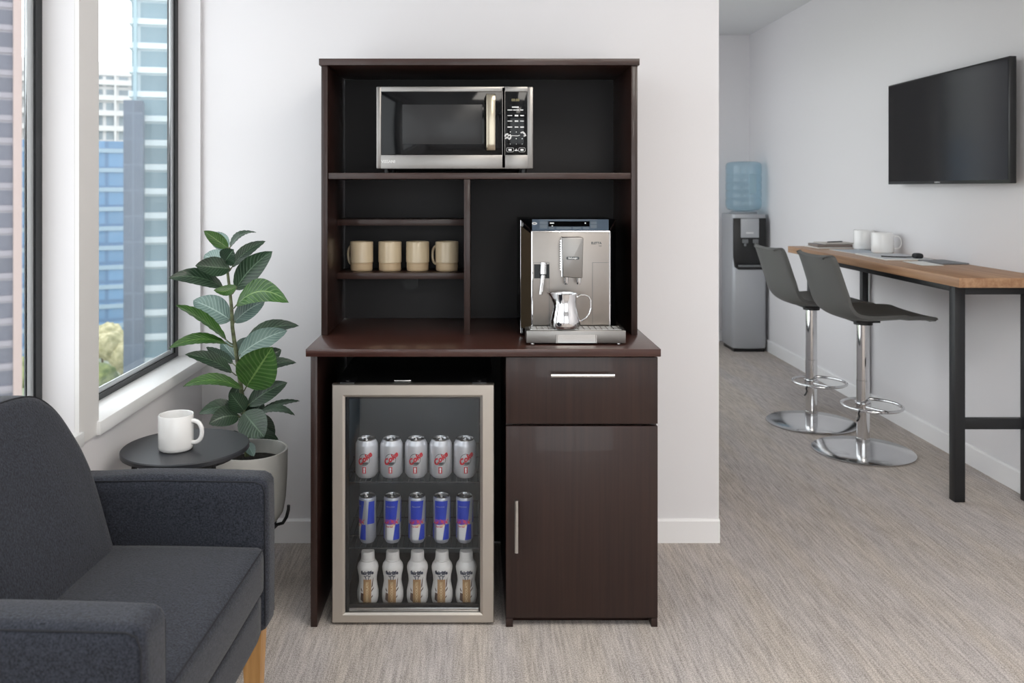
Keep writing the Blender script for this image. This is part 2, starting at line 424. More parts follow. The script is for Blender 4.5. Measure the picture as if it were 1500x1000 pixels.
# ------------------------------------------------------------ the cabinet
D = 2.577
zt0, zt1 = .819, .842
t = thing('base_cabinet', 'dark espresso wood base cabinet with open fridge bay, drawer and door', 'cabinet', (.02, 2.9, 0))
pl = MB(); pl.box(-.501, -.481, D, 3.17, 0, zt0-.0005, .001); pl.build('side_panel', M_wv, t)
pl = MB(); pl.box(.528, .547, D+.020, 3.17, 0, zt0-.0005, .001); pl.box(.528, .547, D+.0005, D+.02, 0, .026, .001); pl.build('side_panel', M_wv, t)
pl = MB(); pl.box(.089, .109, D+.020, 3.17, 0, zt0-.0005, .001); pl.box(.089, .110, D+.0005, D+.02, 0, .026, .001); pl.build('divider_panel', M_wv, t)
pl = MB(); pl.box(-.4805, .0885, 3.155, 3.169, .02, zt0-.001); pl.box(.1095, .5275, 3.155, 3.169, .02, zt0-.001); pl.build('back_panel', M_back, t)
pl = MB(); pl.box(.1095, .5275, D+.04, D+.056, 0, .04, .001); pl.build('toe_kick', M_wh, t)
pl = MB(); pl.box(.1095, .5275, D+.03, 3.15, .045, .062); pl.build('floor_panel', M_wh, t)
pl = MB(); pl.box(.1095, .5275, D+.03, 3.15, .60, .614); pl.build('inner_rail', M_wh, t)
dr = MB(); dr.box(.0895, .5475, D, D+.019, .6135, .8145, .0012); dr = dr.build('drawer', M_wv, t)
def bar_handle(name, p0, p1, parent, r=.0085, stand=.03):
    p0, p1 = Vector(p0), Vector(p1); h = MB(); d = (p1-p0).normalized()
    h.cyl(p0, p1, r*.75, 16)
    for q in (p0+d*.012, p1-d*.012): h.cyl(q, q+Vector((0, stand, 0)), r*.7, 12)
    return h.build(name, M_satin, parent)
bar_handle('handle', (.222, D-.031, .766), (.412, D-.031, .766), dr)
do = MB(); do.box(.0895, .5475, D, D+.019, .0275, .6065, .0012); do = do.build('door', M_wv, t)
bar_handle('handle', (.1195, D-.031, .238), (.1195, D-.031, .394), do)

b = MB(); b.box(-.513, .554, 2.562, 3.183, zt0, zt1, .0015)
tag(b.build('countertop', M_wtop), 'dark espresso wood worktop under the hutch and coffee machine', 'worktop')

H0 = 2.80
t = thing('hutch', 'dark espresso wood shelf hutch standing on the worktop', 'shelf unit', (.01, 3.0, zt1))
for x0, x1 in ((-.5095, -.489), (.508, .5285)):
    pl = MB(); pl.box(x0, x1, H0, 3.183, zt1+.0005, 1.727, .001); pl.build('side_panel', M_wv, t)
pl = MB(); pl.box(-.516, .534, H0-.008, 3.185, 1.7272, 1.749, .001); pl.build('top_board', M_wh, t)
pl = MB(); pl.box(-.4885, .5075, H0+.006, 3.168, 1.355, 1.375, .001); pl.build('shelf', M_wh, t)
pl = MB(); pl.box(-.041, -.021, H0+.01, 3.168, zt1+.0005, 1.3545, .001); pl.build('divider_panel', M_wv, t)
for z in (1.194, 1.0065):
    pl = MB(); pl.box(-.4885, -.0415, 2.99, 3.168, z, z+.0215, .001); pl.build('shelf', M_wh, t)
pl = MB(); pl.box(-.4885, .5075, 3.1685, 3.182, zt1+.0005, 1.727)
pl.mi = 1; pl.cyl((-.245, 3.1684, .975), (-.245, 3.165, .975), .030, 24); pl.build('back_panel', [M_back, M_backL], t)

# ------------------------------------------------------------ microwave
def flat(y, x=0, z=0, sx=1):
    return lambda u, v: Vector((x+u*sx, y, z+v))
t = thing('microwave', 'stainless steel microwave oven with black glass door on the top shelf', 'microwave', (-.073, 3.0, 1.375))
mx0, mx1, mz0, mz1, my = -.334, .1886, 1.389, 1.663, 2.84
bd = MB(); bd.box(mx0+.004, mx1-.004, my+.021, 3.15, mz0+.002, mz1-.002, .004); bd.build('body', M_blackpl, t)
def mp(px, py): return ((px-CX)*my/F, EYE-(py-CY)*my/F)
sx_ = mp(737.8, 0)[0]
ix0, iz1 = mp(558.5, 134.3); ix1, iz0 = mp(772.3, 226.8)
def frame_with_hole(x0, x1, z0, z1, hx0, hx1, hz0, hz1, y0, y1, bev=.004):
    f = MB()
    f.box(x0, hx0, y0, y1, z0, z1, bev) if hx0-x0 > 1e-4 else None
    f.box(hx1, x1, y0, y1, z0, z1, bev) if x1-hx1 > 1e-4 else None
    f.box(hx0-.002, hx1+.002, y0, y1, z0, hz0, min(bev, .002)); f.box(hx0-.002, hx1+.002, y0, y1, hz1, z1, min(bev, .002))
    return f
dm = frame_with_hole(mx0, sx_-.0006, mz0, mz1, ix0, sx_-.0006-.0001, iz0, iz1, my, my+.02)
dm = dm.build('door', M_steel, t)
g = MB(); g.box(ix0-.001, sx_-.0008, my+.002, my+.018, iz0-.001, iz1+.001, .002)
wx0, wz1 = mp(589.5, 153); wx1, wz0 = mp(706.5, 211)
g.mi = 1; g.box(wx0, wx1, my+.0012, my+.0022, wz0, wz1, .0004)
g.build('door_glass', [M_blackgl, M_window], dm)
hx0, hz1 = mp(712.3, 137.5); hx1, hz0 = mp(725.3, 221.5)
h = MB(); hp = [(my+.001, hz0), (my-.020, hz0+.004)]+[(my-.024-.005*math.sin(PI*i/12), hz0+.012+(hz1-hz0-.024)*i/12) for i in range(13)]+[(my-.020, hz1-.004), (my+.001, hz1), (my+.001, hz1-.012), (my-.010, hz1-.016), (my-.014, hz0+.016)][0:5]
hp += [(my-.010, hz0+.016), (my+.001, hz0+.012)]
hp = [(my+.001, hz0), (my-.022, hz0+.002)]+[(my-.026-.005*math.sin(PI*i/12), hz0+.010+(hz1-hz0-.020)*i/12) for i in range(13)]+[(my-.022, hz1-.002), (my+.001, hz1), (my+.001, hz1-.012), (my-.012, hz1-.014), (my-.012, hz0+.014), (my+.001, hz0+.012)]
h.prism(hp, 'x', hx0, hx1, .0012, 2); h.build('handle', mat('warm polished handle', (178, 168, 150), .2, 1.), dm)
lg = MB(); lx, lz = mp(558.5, 236.7); lg.text('VISSANI', .0135, flat(my-.0004, lx, lz), .0002, 'LEFT'); lg.build('lettering', M_print, dm)
cp = frame_with_hole(sx_+.0006, mx1, mz0, mz1, sx_+.0007, ix1, iz0, iz1, my, my+.02)
cp = cp.build('control_panel', M_steel, t)
g = MB(); g.box(sx_+.0008, ix1+.001, my+.002, my+.018, iz0-.001, iz1+.001, .002)
g.mi = 1
cxp = mp(756, 0)[0]
yk = my+.0014
def bar(px0, px1, py, h=1.1):
    x0, z = mp(px0, py); x1, _ = mp(px1, py); q = h/2*my/F; g.box(x0, x1, yk, yk+.001, z-q, z+q)
bar(750, 760, 156.8, 1.8); bar(743.5, 750.5, 161, 1.4); bar(751.5, 760.5, 161, 1.2); bar(762, 766.5, 161, 1.6)
for py, hh in ((169.2, (1.1, 2.4, 1.7)), (177.2, (1.2, 2.0, 1.2)), (186, (1.6, 1.6, 1.8))):
    for (a, c), q in zip(((743.5, 750.3), (754, 759.3), (762, 767.5)), hh): bar(a, c, py, q)
for py in (193.2, 203, 210.8):
    for px in (747.5, 756.3, 765):
        x, z = mp(px, py); g.cyl((x, yk, z), (x, yk+.001, z), .0018 if py < 210 else .0012, 8)
def blob(pts, r):
    g.tube([(mp(*p)[0], yk, mp(*p)[1]) for p in pts], [q*my/F for q in r], 6)
blob([(739.5,200),(741,197),(743.5,196),(745,199),(747,197.5),(749,200.5)], [1.6,1.5,1.2,1.6,1.5,1.1])
blob([(740,203),(743,201),(746,203.5),(748.5,201)], [1.2,1.4,1.7,1.3])
blob([(749,198.5),(753,198.6),(758,199),(761.5,198)], [.6,.5,.6,.6])
blob([(762.5,194.5),(766,193.5),(768.5,196),(770,198.5),(767,199.5)], [1.1,1.6,1.5,1.3,1.0])
for x0_, x1_ in ((742, 752.5), (759.8, 769.5)):
    ps = []
    xa, za = mp(x0_, 216.3); xb, zb = mp(x1_, 222.3); r_ = .004
    for cxq, czq, a0 in ((xb-r_, za-r_, 0), (xa+r_, za-r_, 90), (xa+r_, zb+r_, 180), (xb-r_, zb+r_, 270)):
        for k in range(4):
            an = math.radians(a0+30*k); ps.append((cxq+r_*math.cos(an), yk, czq+r_*math.sin(an)))
    g.tube(ps, .0005, 5, True)
bar(744.8, 749.5, 219.4, 2.6); bar(754, 758.5, 220.3, 1.4); bar(755.5, 757, 218.6, 1.4); bar(762.5, 767, 219.4, 2.6)
g.mi = 2
dx, dz = mp(755, 146.5); g.text('88:88', .012, flat(yk-.0002, dx, dz), .0003)
g.build('keypad', [M_blackgl, M_print, M_lcd], cp)
for x in (mx0+.03, mx1-.03):
    for y in (my+.04, 3.11):
        f = MB(); f.cyl((x, y, 1.3755), (x, y, mz0+.0015), .010, 12); f.build('foot', M_blackpl, t)

# ------------------------------------------------------------ cream mugs on the shelf
def mug_meshes(r, h, ha, root, body, band=None, hr=.006, hw=.03):
    """ha: direction the handle points to"""
    m = MB(); w = .0035
    if band:
        m.mi = 1; m.lathe([(0, .0), (r*.86, 0), (r*.93, .002), (r*.95, .008), (r*.95, h*.29)], 40)
        m.mi = 0; m.lathe([(r*.95, h*.29), (r, h*.305), (r, h-.003), (r-.0015, h), (r-w, h-.001), (r-w, .008), (0, .006)], 40)
    else:
        m.lathe([(0, 0), (r*.88, 0), (r*.97, .004), (r, .012), (r, h-.002), (r-.0015, h), (r-w, h-.001), (r-w, .010), (0, .007)], 48)
    o = m.build('body', [body]+([band] if band else []), root, ang=50)
    hd = MB(); ps = []
    for k in range(15):
        a = -PI/2+PI*k/14
        d = r-.003+hw*max(0, math.cos(a))**.62
        ps.append((d*math.cos(ha), d*math.sin(ha), h*.52+h*.31*math.sin(a)))
    hd.tube(ps, hr, 10); hd.build('handle', body, root, ang=60)
names = ['leftmost cream mug on the middle hutch shelf, handle showing at its left',
         'cream mug on the hutch shelf, second from the left, no handle showing',
         'cream mug on the hutch shelf, third from the left, no handle showing',
         'cream mug on the hutch shelf nearest the upright divider, handle at its left']
for k, (px, ang) in enumerate(((529.7, 150), (571.2, 85), (611.8, 92), (654.8, 152))):
    x = (px-CX)*3.065/F
    t = thing('mug', names[k], 'mug', (x, 3.065, 1.0285), 0, 'cream mugs on the hutch shelf', world=False)
    mug_meshes(.0415, .105, math.radians(ang), t, M_cream, M_tanband, .005, .022)

# ------------------------------------------------------------ coffee machine
t = thing('coffee_machine', 'stainless steel bean to cup coffee machine on the worktop', 'coffee machine', (.30, 2.85, zt1))
cf = 2.72
def cp_(px, py, Y=cf): p = at(px, py, Y); return p.x, p.z
fx0, fz1 = cp_(779, 339); fx1, fz0 = cp_(892.3, 476)
bx0, bx1, bz1 = .1456, .457, 1.222
bd = MB()     # body: narrower front face widening to the back, sloped control deck
def ring(y, x0, x1, z0, z1): return [(x0,y,z0),(x1,y,z0),(x1,y,z1),(x0,y,z1)]
z0b = zt1+.008
v = ring(cf+.002, fx0, fx1, z0b, fz1)+ring(2.80, bx0, bx1, z0b, bz1)+ring(3.08, bx0, bx1, z0b, bz1)
bd.add(v, [(0,1,2,3),(0,3,7,4),(1,5,6,2),(3,2,6,7),(0,4,5,1),(4,7,11,8),(5,9,10,6),(7,6,10,11),(4,8,9,5),(8,11,10,9)])
bd.build('body', M_blackgl, t)
for (x, y) in ((bx0+.03, 2.82), (bx1-.03, 2.82), (bx0+.03, 3.05), (bx1-.03, 3.05)):
    q = MB(); q.cyl((x, y, zt1+.0005), (x, y, z0b), .012, 12); q.build('foot', M_blackpl, t)
fp = MB(); fp.box(fx0, fx1, cf-.010, cf+.0015, fz0, fz1, .002)
fr = fp.build('front_panel', M_cmsteel, t)
for lines in ((((867.3, 384), (892, 384)), ((867.3, 384), (867.3, 474))), (((804, 384), (804, 474)), ((780, 384), (804, 384)))):
    ln = MB()
    for a, c in lines:
        (x0, z0), (x1, z1) = cp_(*a), cp_(*c); ln.box(min(x0,x1)-.0006, max(x0,x1)+.0006, cf-.0108, cf-.0098, min(z0,z1)-.0006, max(z0,z1)+.0006)
    ln.build('panel_seam', M_grey, fr)
# chrome edging along the front face
ed = MB()
for a, c in (((fx0, fz0), (fx0, fz1)), ((fx1, fz0), (fx1, fz1)), ((fx0, fz1), (fx1, fz1))):
    ed.tube([(a[0], cf-.009, a[1]), (c[0], cf-.009, c[1])], .0032, 8)
ed.tube([(fx0, cf, fz1), (bx0, 2.80, bz1)], .0022, 8); ed.tube([(fx1, cf, fz1), (bx1, 2.80, bz1)], .0022, 8)
ed.tube([(bx0, 2.80, z0b), (bx0, 2.80, bz1)], .0018, 8)
ed.build('chrome_edging', M_chrome, t)
# left chamfer; the warm reflection on it is put into its colour
ch = MB()
nL = Vector((-(2.80-cf), -(fx0-bx0), 0)).normalized()*.0012
ch.add([Vector(p)+nL for p in ((fx0, cf+.001, fz0-.02), (bx0, 2.80, z0b+.02), (bx0, 2.80, bz1-.02), (fx0, cf+.001, fz1-.008))], [(0,1,2,3)])
M_chamfer = mat('chrome with warm reflection in colour', (118, 102, 82), .3, .75)
ch.build('side_chamfer', M_chamfer, t)
# control deck on the slope
A0, A1 = Vector((fx0, cf, fz1)), Vector((fx1, cf, fz1)); B0, B1 = Vector((bx0, 2.80, bz1)), Vector((bx1, 2.80, bz1))
nD = (A1-A0).cross(B0-A0).normalized()
def deck(u, v, o=0.): return A0.lerp(A1, u).lerp(B0.lerp(B1, u), v)+nD*o
def deck_px(px, py, o=0.):
    v = (339-py)/18.0; xl = 779+(763-779)*v; xr = 892.3+(902-892.3)*v
    return deck((px-xl)/(xr-xl), v, o)
def deck_quad(m, x0, y0, x1, y1, o, o2=.0008):
    pts = [deck_px(x0,y1,o), deck_px(x1,y1,o), deck_px(x1,y0,o), deck_px(x0,y0,o)]
    m.add(pts+[p-nD*o2 for p in pts], [(0,1,2,3),(0,4,5,1),(1,5,6,2),(2,6,7,3),(3,7,4,0)])
M_deck = mat('slate blue grey deck', (92, 106, 122), .3, .15)
dk = MB(); deck_quad(dk, 779.5, 321.2, 891.5, 338.5, .0012, .001)
dk = dk.build('control_deck', M_deck, t)
dp = MB(); deck_quad(dp, 803.5, 324.8, 863.5, 332.3, .0026)
dp.mi = 1; deck_quad(dp, 805.5, 326.8, 811.5, 328.6, .003, .0003); deck_quad(dp, 856.3, 326.8, 858.3, 328.6, .003, .0003); deck_quad(dp, 808, 331.2, 810, 332.6, .003, .0003)
dp.build('display', [M_blackgl, M_print], dk)
bt = MB()
for x0, x1, y0, y1 in ((790.5,802,324.8,329),(790.5,802,330,335.2),(804,812,333.4,336),(815,837,333.4,336),(839,851,333.4,336),(854,863,333.4,336),(865,874,325,329),(865,874,330,335)):
    deck_quad(bt, x0, y0, x1, y1, .0022)
deck_quad(bt, 789, 321.9, 875, 322.8, .0022)
bt.build('button_row', mat('deck buttons', (128, 138, 148), .3, .2), dk)
pb = MB(); c0 = deck_px(783, 328, .0012); q = nD.to_track_quat('Z', 'Y').to_matrix().to_4x4()
pb.lathe([(.0045, .0005), (.0045, .002), (.0085, .002), (.0085, .0005)], 24, c0, q); pb.mi = 1; pb.lathe([(0, .0012), (.0045, .0012)], 16, c0, q)
pb.build('power_button', [M_print, M_grey], dk)
# spout block
sp = MB(); y1 = cf-.0105; y0 = 2.655
(sx0, sz1), (sx1, sz0) = at(823.5, 347.5, y0).xz, at(854.8, 407.5, y0).xz
sp.prism([(sx0+.002, sz0+.003), (sx1-.003, sz0), (sx1, sz1-.004), (sx1-.002, sz1), (sx0, sz1)][::-1], 'y', y0, y1, .003, 3)
so = sp.build('spout_block', M_steel, t)
rb = MB()
for k in range(13):
    z = sz1-.012-k*.0075; rb.cyl((sx0-.0018, y0+.020, z), (sx0-.0018, y0+.034, z), .003, 8)
rb.box(sx0-.001, sx0+.001, y0+.012, y1-.001, sz0+.004, sz1-.002)
rb.build('ridged_side', M_chrome, so)
bg_ = MB(); p = at(839, 378, y0)
bx_, bz_ = .0205, .0046
bg_.prism([(p.x+(bx_-bz_)*(1 if abs(a) < 90 or a > 270 else -1)+bz_*math.cos(math.radians(a)), p.z+bz_*math.sin(math.radians(a))) for a in list(range(-89, 90, 22))+list(range(91, 270, 22))], 'y', y0-.0012, y0+.0002)
bg_.mi = 1; bg_.text("De'Longhi", .0068, flat(y0-.0016, p.x, p.z), .0002)
bg_.build('badge', [M_dkgrey, M_print], so)
for px in (829.3, 847.7):
    p = at(px, 408, 2.675); n_ = MB(); n_.lathe([(0,0),(.0045,0),(.0065,.004),(.0075,.012),(.0085,.024)], 20, (p.x, 2.678, p.z-.019)); n_.build('nozzle', M_chrome, so)
et = MB(); p = at(873.5, 356, cf-.01); et.text('ELETTA', .0098, flat(cf-.0106, p.x, p.z), .0003); p = at(879, 360.3, cf-.01); et.text('TOP', .0045, flat(cf-.0106, p.x, p.z), .0001)
et.build('lettering', M_dkgrey, fr)
# steam wand
wn_ = MB(); (x0, z1), (x1, z0) = cp_(782, 386.5), cp_(804.3, 407); wn_.box(x0, x1, cf-.0115, cf-.009, z0, z1)
wn_.build('wand_recess', M_blackgl, fr)
wa = MB(); p0 = at(796.3, 384, 2.692); p1 = at(795.5, 401, 2.692); wa.cyl(p1, p0, .0105, 20)
wa.mi = 1; wa.cyl(at(795.6, 403.5, 2.690), p1, .0095, 20)
wa.mi = 0; p3 = at(792, 431.5, 2.675); wa.cyl(at(795.6, 403.5, 2.690), p3, .0078, 18, .0058)
wa.build('steam_wand', [M_chrome, M_blackpl], t)
# drip tray
dt = MB(); (x0, z1), (x1, z0) = at(771, 484, 2.63).xz, at(917, 503, 2.63).xz
dt.box(x0, x1, 2.63, cf-.012, z0+.0005, z1, .003); dt.box(x0+.02, bx1-.002, cf-.0118, cf+.0014, z0+.0005, z1)
dtt = z1
tr = dt.build('drip_tray', M_steel, t)
gr = MB()
for k in range(16): 
    x = x0+.016+k*(x1-x0-.032)/15; gr.box(x-.0012, x+.0012, 2.64, cf-.018, dtt+.0001, dtt+.0018)
for k in range(3):
    y = 2.642+k*.03; gr.box(x0+.012, x1-.012, y, y+.002, dtt+.0001, dtt+.0018)
gr.build('drip_grid', M_satin, tr)
sl = MB(); (a0, c1), (a1, c0) = at(815.5, 490, 2.63).xz, at(873.5, 502, 2.63).xz
for a in (a0, a1): sl.cyl((a, 2.6295, c0), (a, 2.6295, c1), .003, 12)
sl.box(a0, a1, 2.6288, 2.6302, c0, c1); sl.build('tray_grip', M_satin, tr)
for x in (x0+.02, x1-.02):
    q = MB(); q.cyl((x, 2.645, zt1+.0005), (x, 2.645, z0+.001), .006, 10); q.build('foot', M_satin, tr)

# steel milk jug standing on the drip tray
jz = dtt+.0022; jx = at(827, 480, 2.672).x
t = thing('milk_jug', 'small polished steel milk jug on the drip tray', 'jug', (jx, 2.659, jz), world=False)
j = MB(); prof = [(0, .0), (.036, 0), (.0435, .004), (.0475, .014), (.047, .028), (.042, .050), (.0375, .068), (.0365, .085), (.0375, .098), (.0385, .109)]
inner = [(.037, .109), (.0355, .098), (.035, .07), (.044, .03), (.040, .008), (0, .006)]
j.lathe(prof+inner, 48)
for i, v in enumerate(j.v):                      # pull a pouring lip out of the rim, to the left
    k = max(0, (v.z-.070)/.039); a = math.atan2(v.y, -v.x)
    w = max(0, 1-abs(a)/.55)
    if k > 0: v.x -= .020*k*k*w; v.z += .004*k*w
j.build('body', M_chrome, t, ang=70)
h = MB(); h.tube([(.036,0,.096),(.048,0,.104),(.062,0,.104),(.074,0,.098),(.080,0,.086),(.080,0,.062),(.076,0,.046),(.066,0,.033),(.050,0,.022)], .0032, 10)
h.build('handle', M_chrome, t)

# ------------------------------------------------------------ drinks fridge
t = thing('drinks_fridge', 'stainless framed glass door drinks fridge in the cabinet bay', 'fridge', (-.19, 2.8, 0))
gx0, gx1, gz0, gz1, gy = -.4384, .0538, .008, .730, 2.586
by = gy+.030
bd = MB()
bd.box(gx0+.004, gx0+.022, by, 3.06, gz0+.008, gz1-.002); bd.box(gx1-.022, gx1-.004, by, 3.06, gz0+.008, gz1-.002)
bd.box(gx0+.022, gx1-.022, by, 3.06, gz1-.030, gz1-.002); bd.box(gx0+.022, gx1-.022, by, 3.06, gz0+.008, .031)
bd.box(gx0+.022, gx1-.022, 3.03, 3.06, .031, gz1-.030)
bd.mi = 1
bd.box(gx0+.0221, gx0+.024, by+.001, 3.029, .032, gz1-.031); bd.box(gx1-.024, gx1-.0221, by+.001, 3.029, .032, gz1-.031)
bd.box(gx0+.024, gx1-.024, 3.026, 3.029, .032, gz1-.031)
bd.build('body', [M_blackpl, M_liner], t)
for x in (gx0+.05, gx1-.05):
    for y in (by+.04, 3.0):
        q = MB(); q.cyl((x, y, 0.0005), (x, y, gz0+.009), .015, 14); q.build('foot', M_blackpl, t)
for x in (gx0+.045, gx1-.045):
    q = MB(); q.box(x-.022, x+.022, by-.02, by+.05, gz1-.0018, gz1+.004, .001); q.cyl((x, by-.008, gz1+.004), (x, by-.008, gz1+.009), .006, 12); q.build('hinge', M_blackpl, t)
q = MB(); p = at(591, 556, 2.66); q.box(p.x-.026, p.x+.026, 2.630, 2.640, gz1-.0018, gz1+.003, .001); q.build('top_badge', M_satin, t)
wx = (704.5-CX)*gy/F; 
hx0, hx1 = (505-CX)*gy/F, (703.5-CX)*gy/F
hz1, hz0 = EYE-(582-CY)*gy/F, EYE-(898.5-CY)*gy/F
fr = MB(); bz = .006
outer = [(gx0,gz0),(gx1,gz0),(gx1,gz1),(gx0,gz1)]; inn = [(hx0,hz0),(hx1,hz0),(hx1,hz1),(hx0,hz1)]
def inset(a, b_, k): return [(p[0]+(q[0]-p[0])*k, p[1]+(q[1]-p[1])*k) for p, q in zip(a, b_)]
rings = [(outer, gy+.026), (outer, gy+.003), (inset(outer, inn, .06), gy), (inset(outer, inn, .82), gy+.001), (inn, gy+.007), (inn, gy+.026)]
v = [(x, y, z) for R_, y in rings for x, z in R_]; n4 = 4
fs = [(i*4+k, i*4+(k+1) % 4, (i+1)*4+(k+1) % 4, (i+1)*4+k) for i in range(5) for k in range(4)]+[(20+k, 20+(k+1) % 4, (k+1) % 4, k) for k in range(4)]
fr.add(v, fs)
dr = fr.build('door', M_steelv, t, ang=3)
g = MB(); g.box(hx0+.0002, hx1-.0002, gy+.0085, gy+.0125, hz0+.0002, hz1-.0002); g.build('glass_pane', M_doorglass, dr)
gk = MB(); g0, g1 = hx0+.011, hx1-.004
for (a, c, d_, e) in ((hx0+.0003, g0, hz0, hz1), (g1, hx1-.0003, hz0, hz1), (g0, g1, hz1-.007, hz1-.0003), (g0, g1, hz0+.012, hz0+.022)):
    gk.box(a, c, gy+.013, gy+.024, d_+.0003, e-.0003 if e == hz1 else e)
gk.build('gasket', M_blackpl, dr)
gk = MB(); gk.box(g0, g1, gy+.0135, gy+.022, hz0+.0005, hz0+.0115, .002); gk.build('bottom_strip', M_satin, dr)
M_fridgefill = mat('added fridge light', (240, 244, 250), .4, emit=((242, 246, 255), 17.0))  # glowing strip added to brighten the inside of the fridge
l = MB(); l.box(gx0+.08, gx1-.08, by+.012, by+.024, gz1-.036, gz1-.0305); l.build('added_light_strip', M_fridgefill, t)
def wire_shelf(z):
    s = MB(); a, c = gx0+.0245, gx1-.0245
    s.box(a, c, by+.003, by+.006, z-.0045, z-.0005, .001)
    for y in (by+.10, by+.25, by+.40): s.box(a, c, y, y+.003, z-.004, z-.0005)
    k = 0
    while a+.006+k*.0165 < c: x = a+.006+k*.0165; s.box(x-.001, x+.001, by+.007, 3.02, z-.0035, z-.0006); k += 1
    s.build('wire_shelf', M_wire, t)
SZ = (.4245, .2215)
for z in SZ: wire_shelf(z)

def wrap(rf, off=.0004):
    """maps flat (u, z) print onto a round body whose radius is rf(z), facing the room"""
    def f(u, z):
        r = rf(z)+off; a = u/rf(z); return Vector((r*math.sin(a), -r*math.cos(a), z))
    return f
def patch(m, pts, fn, n=10):
    (a, b_, c, d_) = [Vector((*p, 0)) for p in pts]
    m.grid(lambda i, j: fn(*(a.lerp(b_, i).lerp(d_.lerp(c, i), j)).xy), n, n)
def rfun(prof):
    def f(z):
        for (r0, z0), (r1, z1) in zip(prof, prof[1:]):
            if z0 <= z <= z1 and z1 > z0: return r0+(r1-r0)*(z-z0)/(z1-z0)
        return prof[-1][0]
    return f
cx5 = [537.0, 573.3, 609.5, 645.5, 681.0]
order = ['leftmost', 'second from left', 'middle', 'second from right', 'rightmost']
# cola cans
R = .0350
prof = [(0,.004),(.024,.004),(.027,0),(.029,.003),(R,.011),(R,.098),(R*.97,.103),(R*.80,.113),(R*.79,.1145)]
can = thing('cola_can', '', 'can', world=False)
m = MB(); m.lathe(prof, 40); m.build('body', M_can, can, ang=50)
l = MB(); l.lathe([(R*.79,.1145),(R*.80,.118),(R*.76,.118),(R*.73,.1135),(0,.1135)], 40)
l.tube([(.007*math.cos(a), -.004+.010*math.sin(a), .1152) for a in [2*PI*k/12 for k in range(12)]], .0018, 6, True)
l.build('lid', M_canlid, can, ang=50)
m = MB(); fn = wrap(lambda z: R, .0003); fn2 = wrap(lambda z: R, .0007)
m.mi = 2       # dark ring outline and green-grey bubble
n = 28; m.grid(lambda i, j: fn(-.001+(.0175-.0016*j)*math.cos(2*PI*i), .060+(.0185-.0016*j)*math.sin(2*PI*i)), n, 1)
m.grid(lambda i, j: fn(.0+.011*j*math.cos(PI+PI*i), .048+.008*j*math.sin(PI+PI*i)+.004), 14, 3)
m.mi = 0
ca, sa = math.cos(math.radians(38)), math.sin(math.radians(38))
m.text('Coke', .0235, lambda u, v: fn2(-.0005+u*ca-v*sa, .062+u*sa+v*ca), .0011, shear=.3)
patch(m, [(-.0065,.0175),(.0045,.0175),(.0045,.0375),(-.0065,.0375)], fn)
m.mi = 1
m.grid(lambda i, j: fn2(-.001+.0028*j*math.cos(2*PI*i), .0315+.0045*j*math.sin(2*PI*i)), 12, 2)
patch(m, [(-.0035,.020),(.0015,.020),(.0005,.030),(-.0025,.030)], fn2, 2)
m.build('printed_label', [M_red, M_print, M_dkgrey], can, ang=60)
for k in range(5):
    c = can if k == 0 else copy_tree(can)
    x = (cx5[k]-CX)*2.672/F; c.location = (x, 2.676, SZ[0]); c.rotation_euler.z = math.radians((-4, 2, 0, 2, 7)[k])
    tag(c, 'silver cola can with red lettering on the fridge top shelf, %s' % order[k], 'can', 'silver cola cans in the fridge')
# energy drink cans
R2 = .0268
prof2 = [(0,.004),(.018,.004),(.020,0),(.0215,.003),(R2,.013),(R2,.134),(R2*.93,.140),(R2*.90,.1405)]
can = thing('energy_drink_can', '', 'can', world=False)
m = MB(); m.lathe(prof2, 40); m.build('body', M_silverp, can, ang=50)
l = MB(); l.lathe([(R2*.90,.1405),(R2*.93,.144),(R2*.88,.144),(R2*.84,.140),(0,.140)], 40)
l.tube([(.006*math.cos(a), -.003+.009*math.sin(a), .1415) for a in [2*PI*k/12 for k in range(12)]], .0017, 6, True)
l.build('lid', M_canlid, can, ang=50)
m = MB(); fn = wrap(rfun(prof2[3:]), .0003); fn2 = wrap(rfun(prof2[3:]), .0007)
m.mi = 0
patch(m, [(-.0225,.060),(.0125,.060),(.0215,.133),(-.0225,.133)], fn, 14)
patch(m, [(.0045,.013),(.0265,.013),(.0265,.060),(.0115,.060)], fn, 12)
patch(m, [(.031,.062),(.056,.062),(.056,.131),(.036,.131)], fn, 8); patch(m, [(-.052,.013),(-.028,.013),(-.026,.060),(-.052,.060)], fn, 8)
m.mi = 4; patch(m, [(-.0215,.0620),(.0120,.0620),(.0140,.076),(-.0215,.076)], fn2, 10)
m.mi = 5; patch(m, [(-.0160,.012),(.0035,.012),(.0105,.059),(-.0160,.059)], fn, 12)
m.mi = 1
def bull(cx, cz, s, flip):
    f = lambda u, v: fn2(cx+flip*u*s, cz+v*s)
    for q in ([(-.010,-.002),(.004,-.004),(.006,.005),(-.006,.004)], [(.003,.000),(.010,-.001),(.011,.006),(.005,.007)],
              [(-.010,-.006),(-.0085,-.006),(-.006,.002),(-.010,.001)], [(.001,-.007),(.0025,-.007),(.005,.0),(.002,.0)],
              [(.009,.005),(.013,.010),(.0125,.011),(.008,.007)], [(-.0095,.003),(-.013,.009),(-.012,.010),(-.007,.005)]):
        patch(m, q, f, 3)
bull(.010, .067, 1.0, -1); bull(-.018, .064, .8, 1)
m.mi = 2; m.grid(lambda i, j: fn(.0035+.0085*j*math.cos(2*PI*i), .058+.006*j*math.sin(2*PI*i)), 14, 3)
m.mi = 3; m.text('Energy Drink', .0048, lambda u, v: fn2(-.003+u, .1155+v), .0001)
m.mi = 1; m.text('Red Bull', .0062, lambda u, v: fn2(-.007+u, .0535+v), .0002)
m.build('printed_label', [M_blue, M_redor, M_yellow, M_silverp, mat('violet print', (132, 64, 168), .4), M_print], can, ang=60)
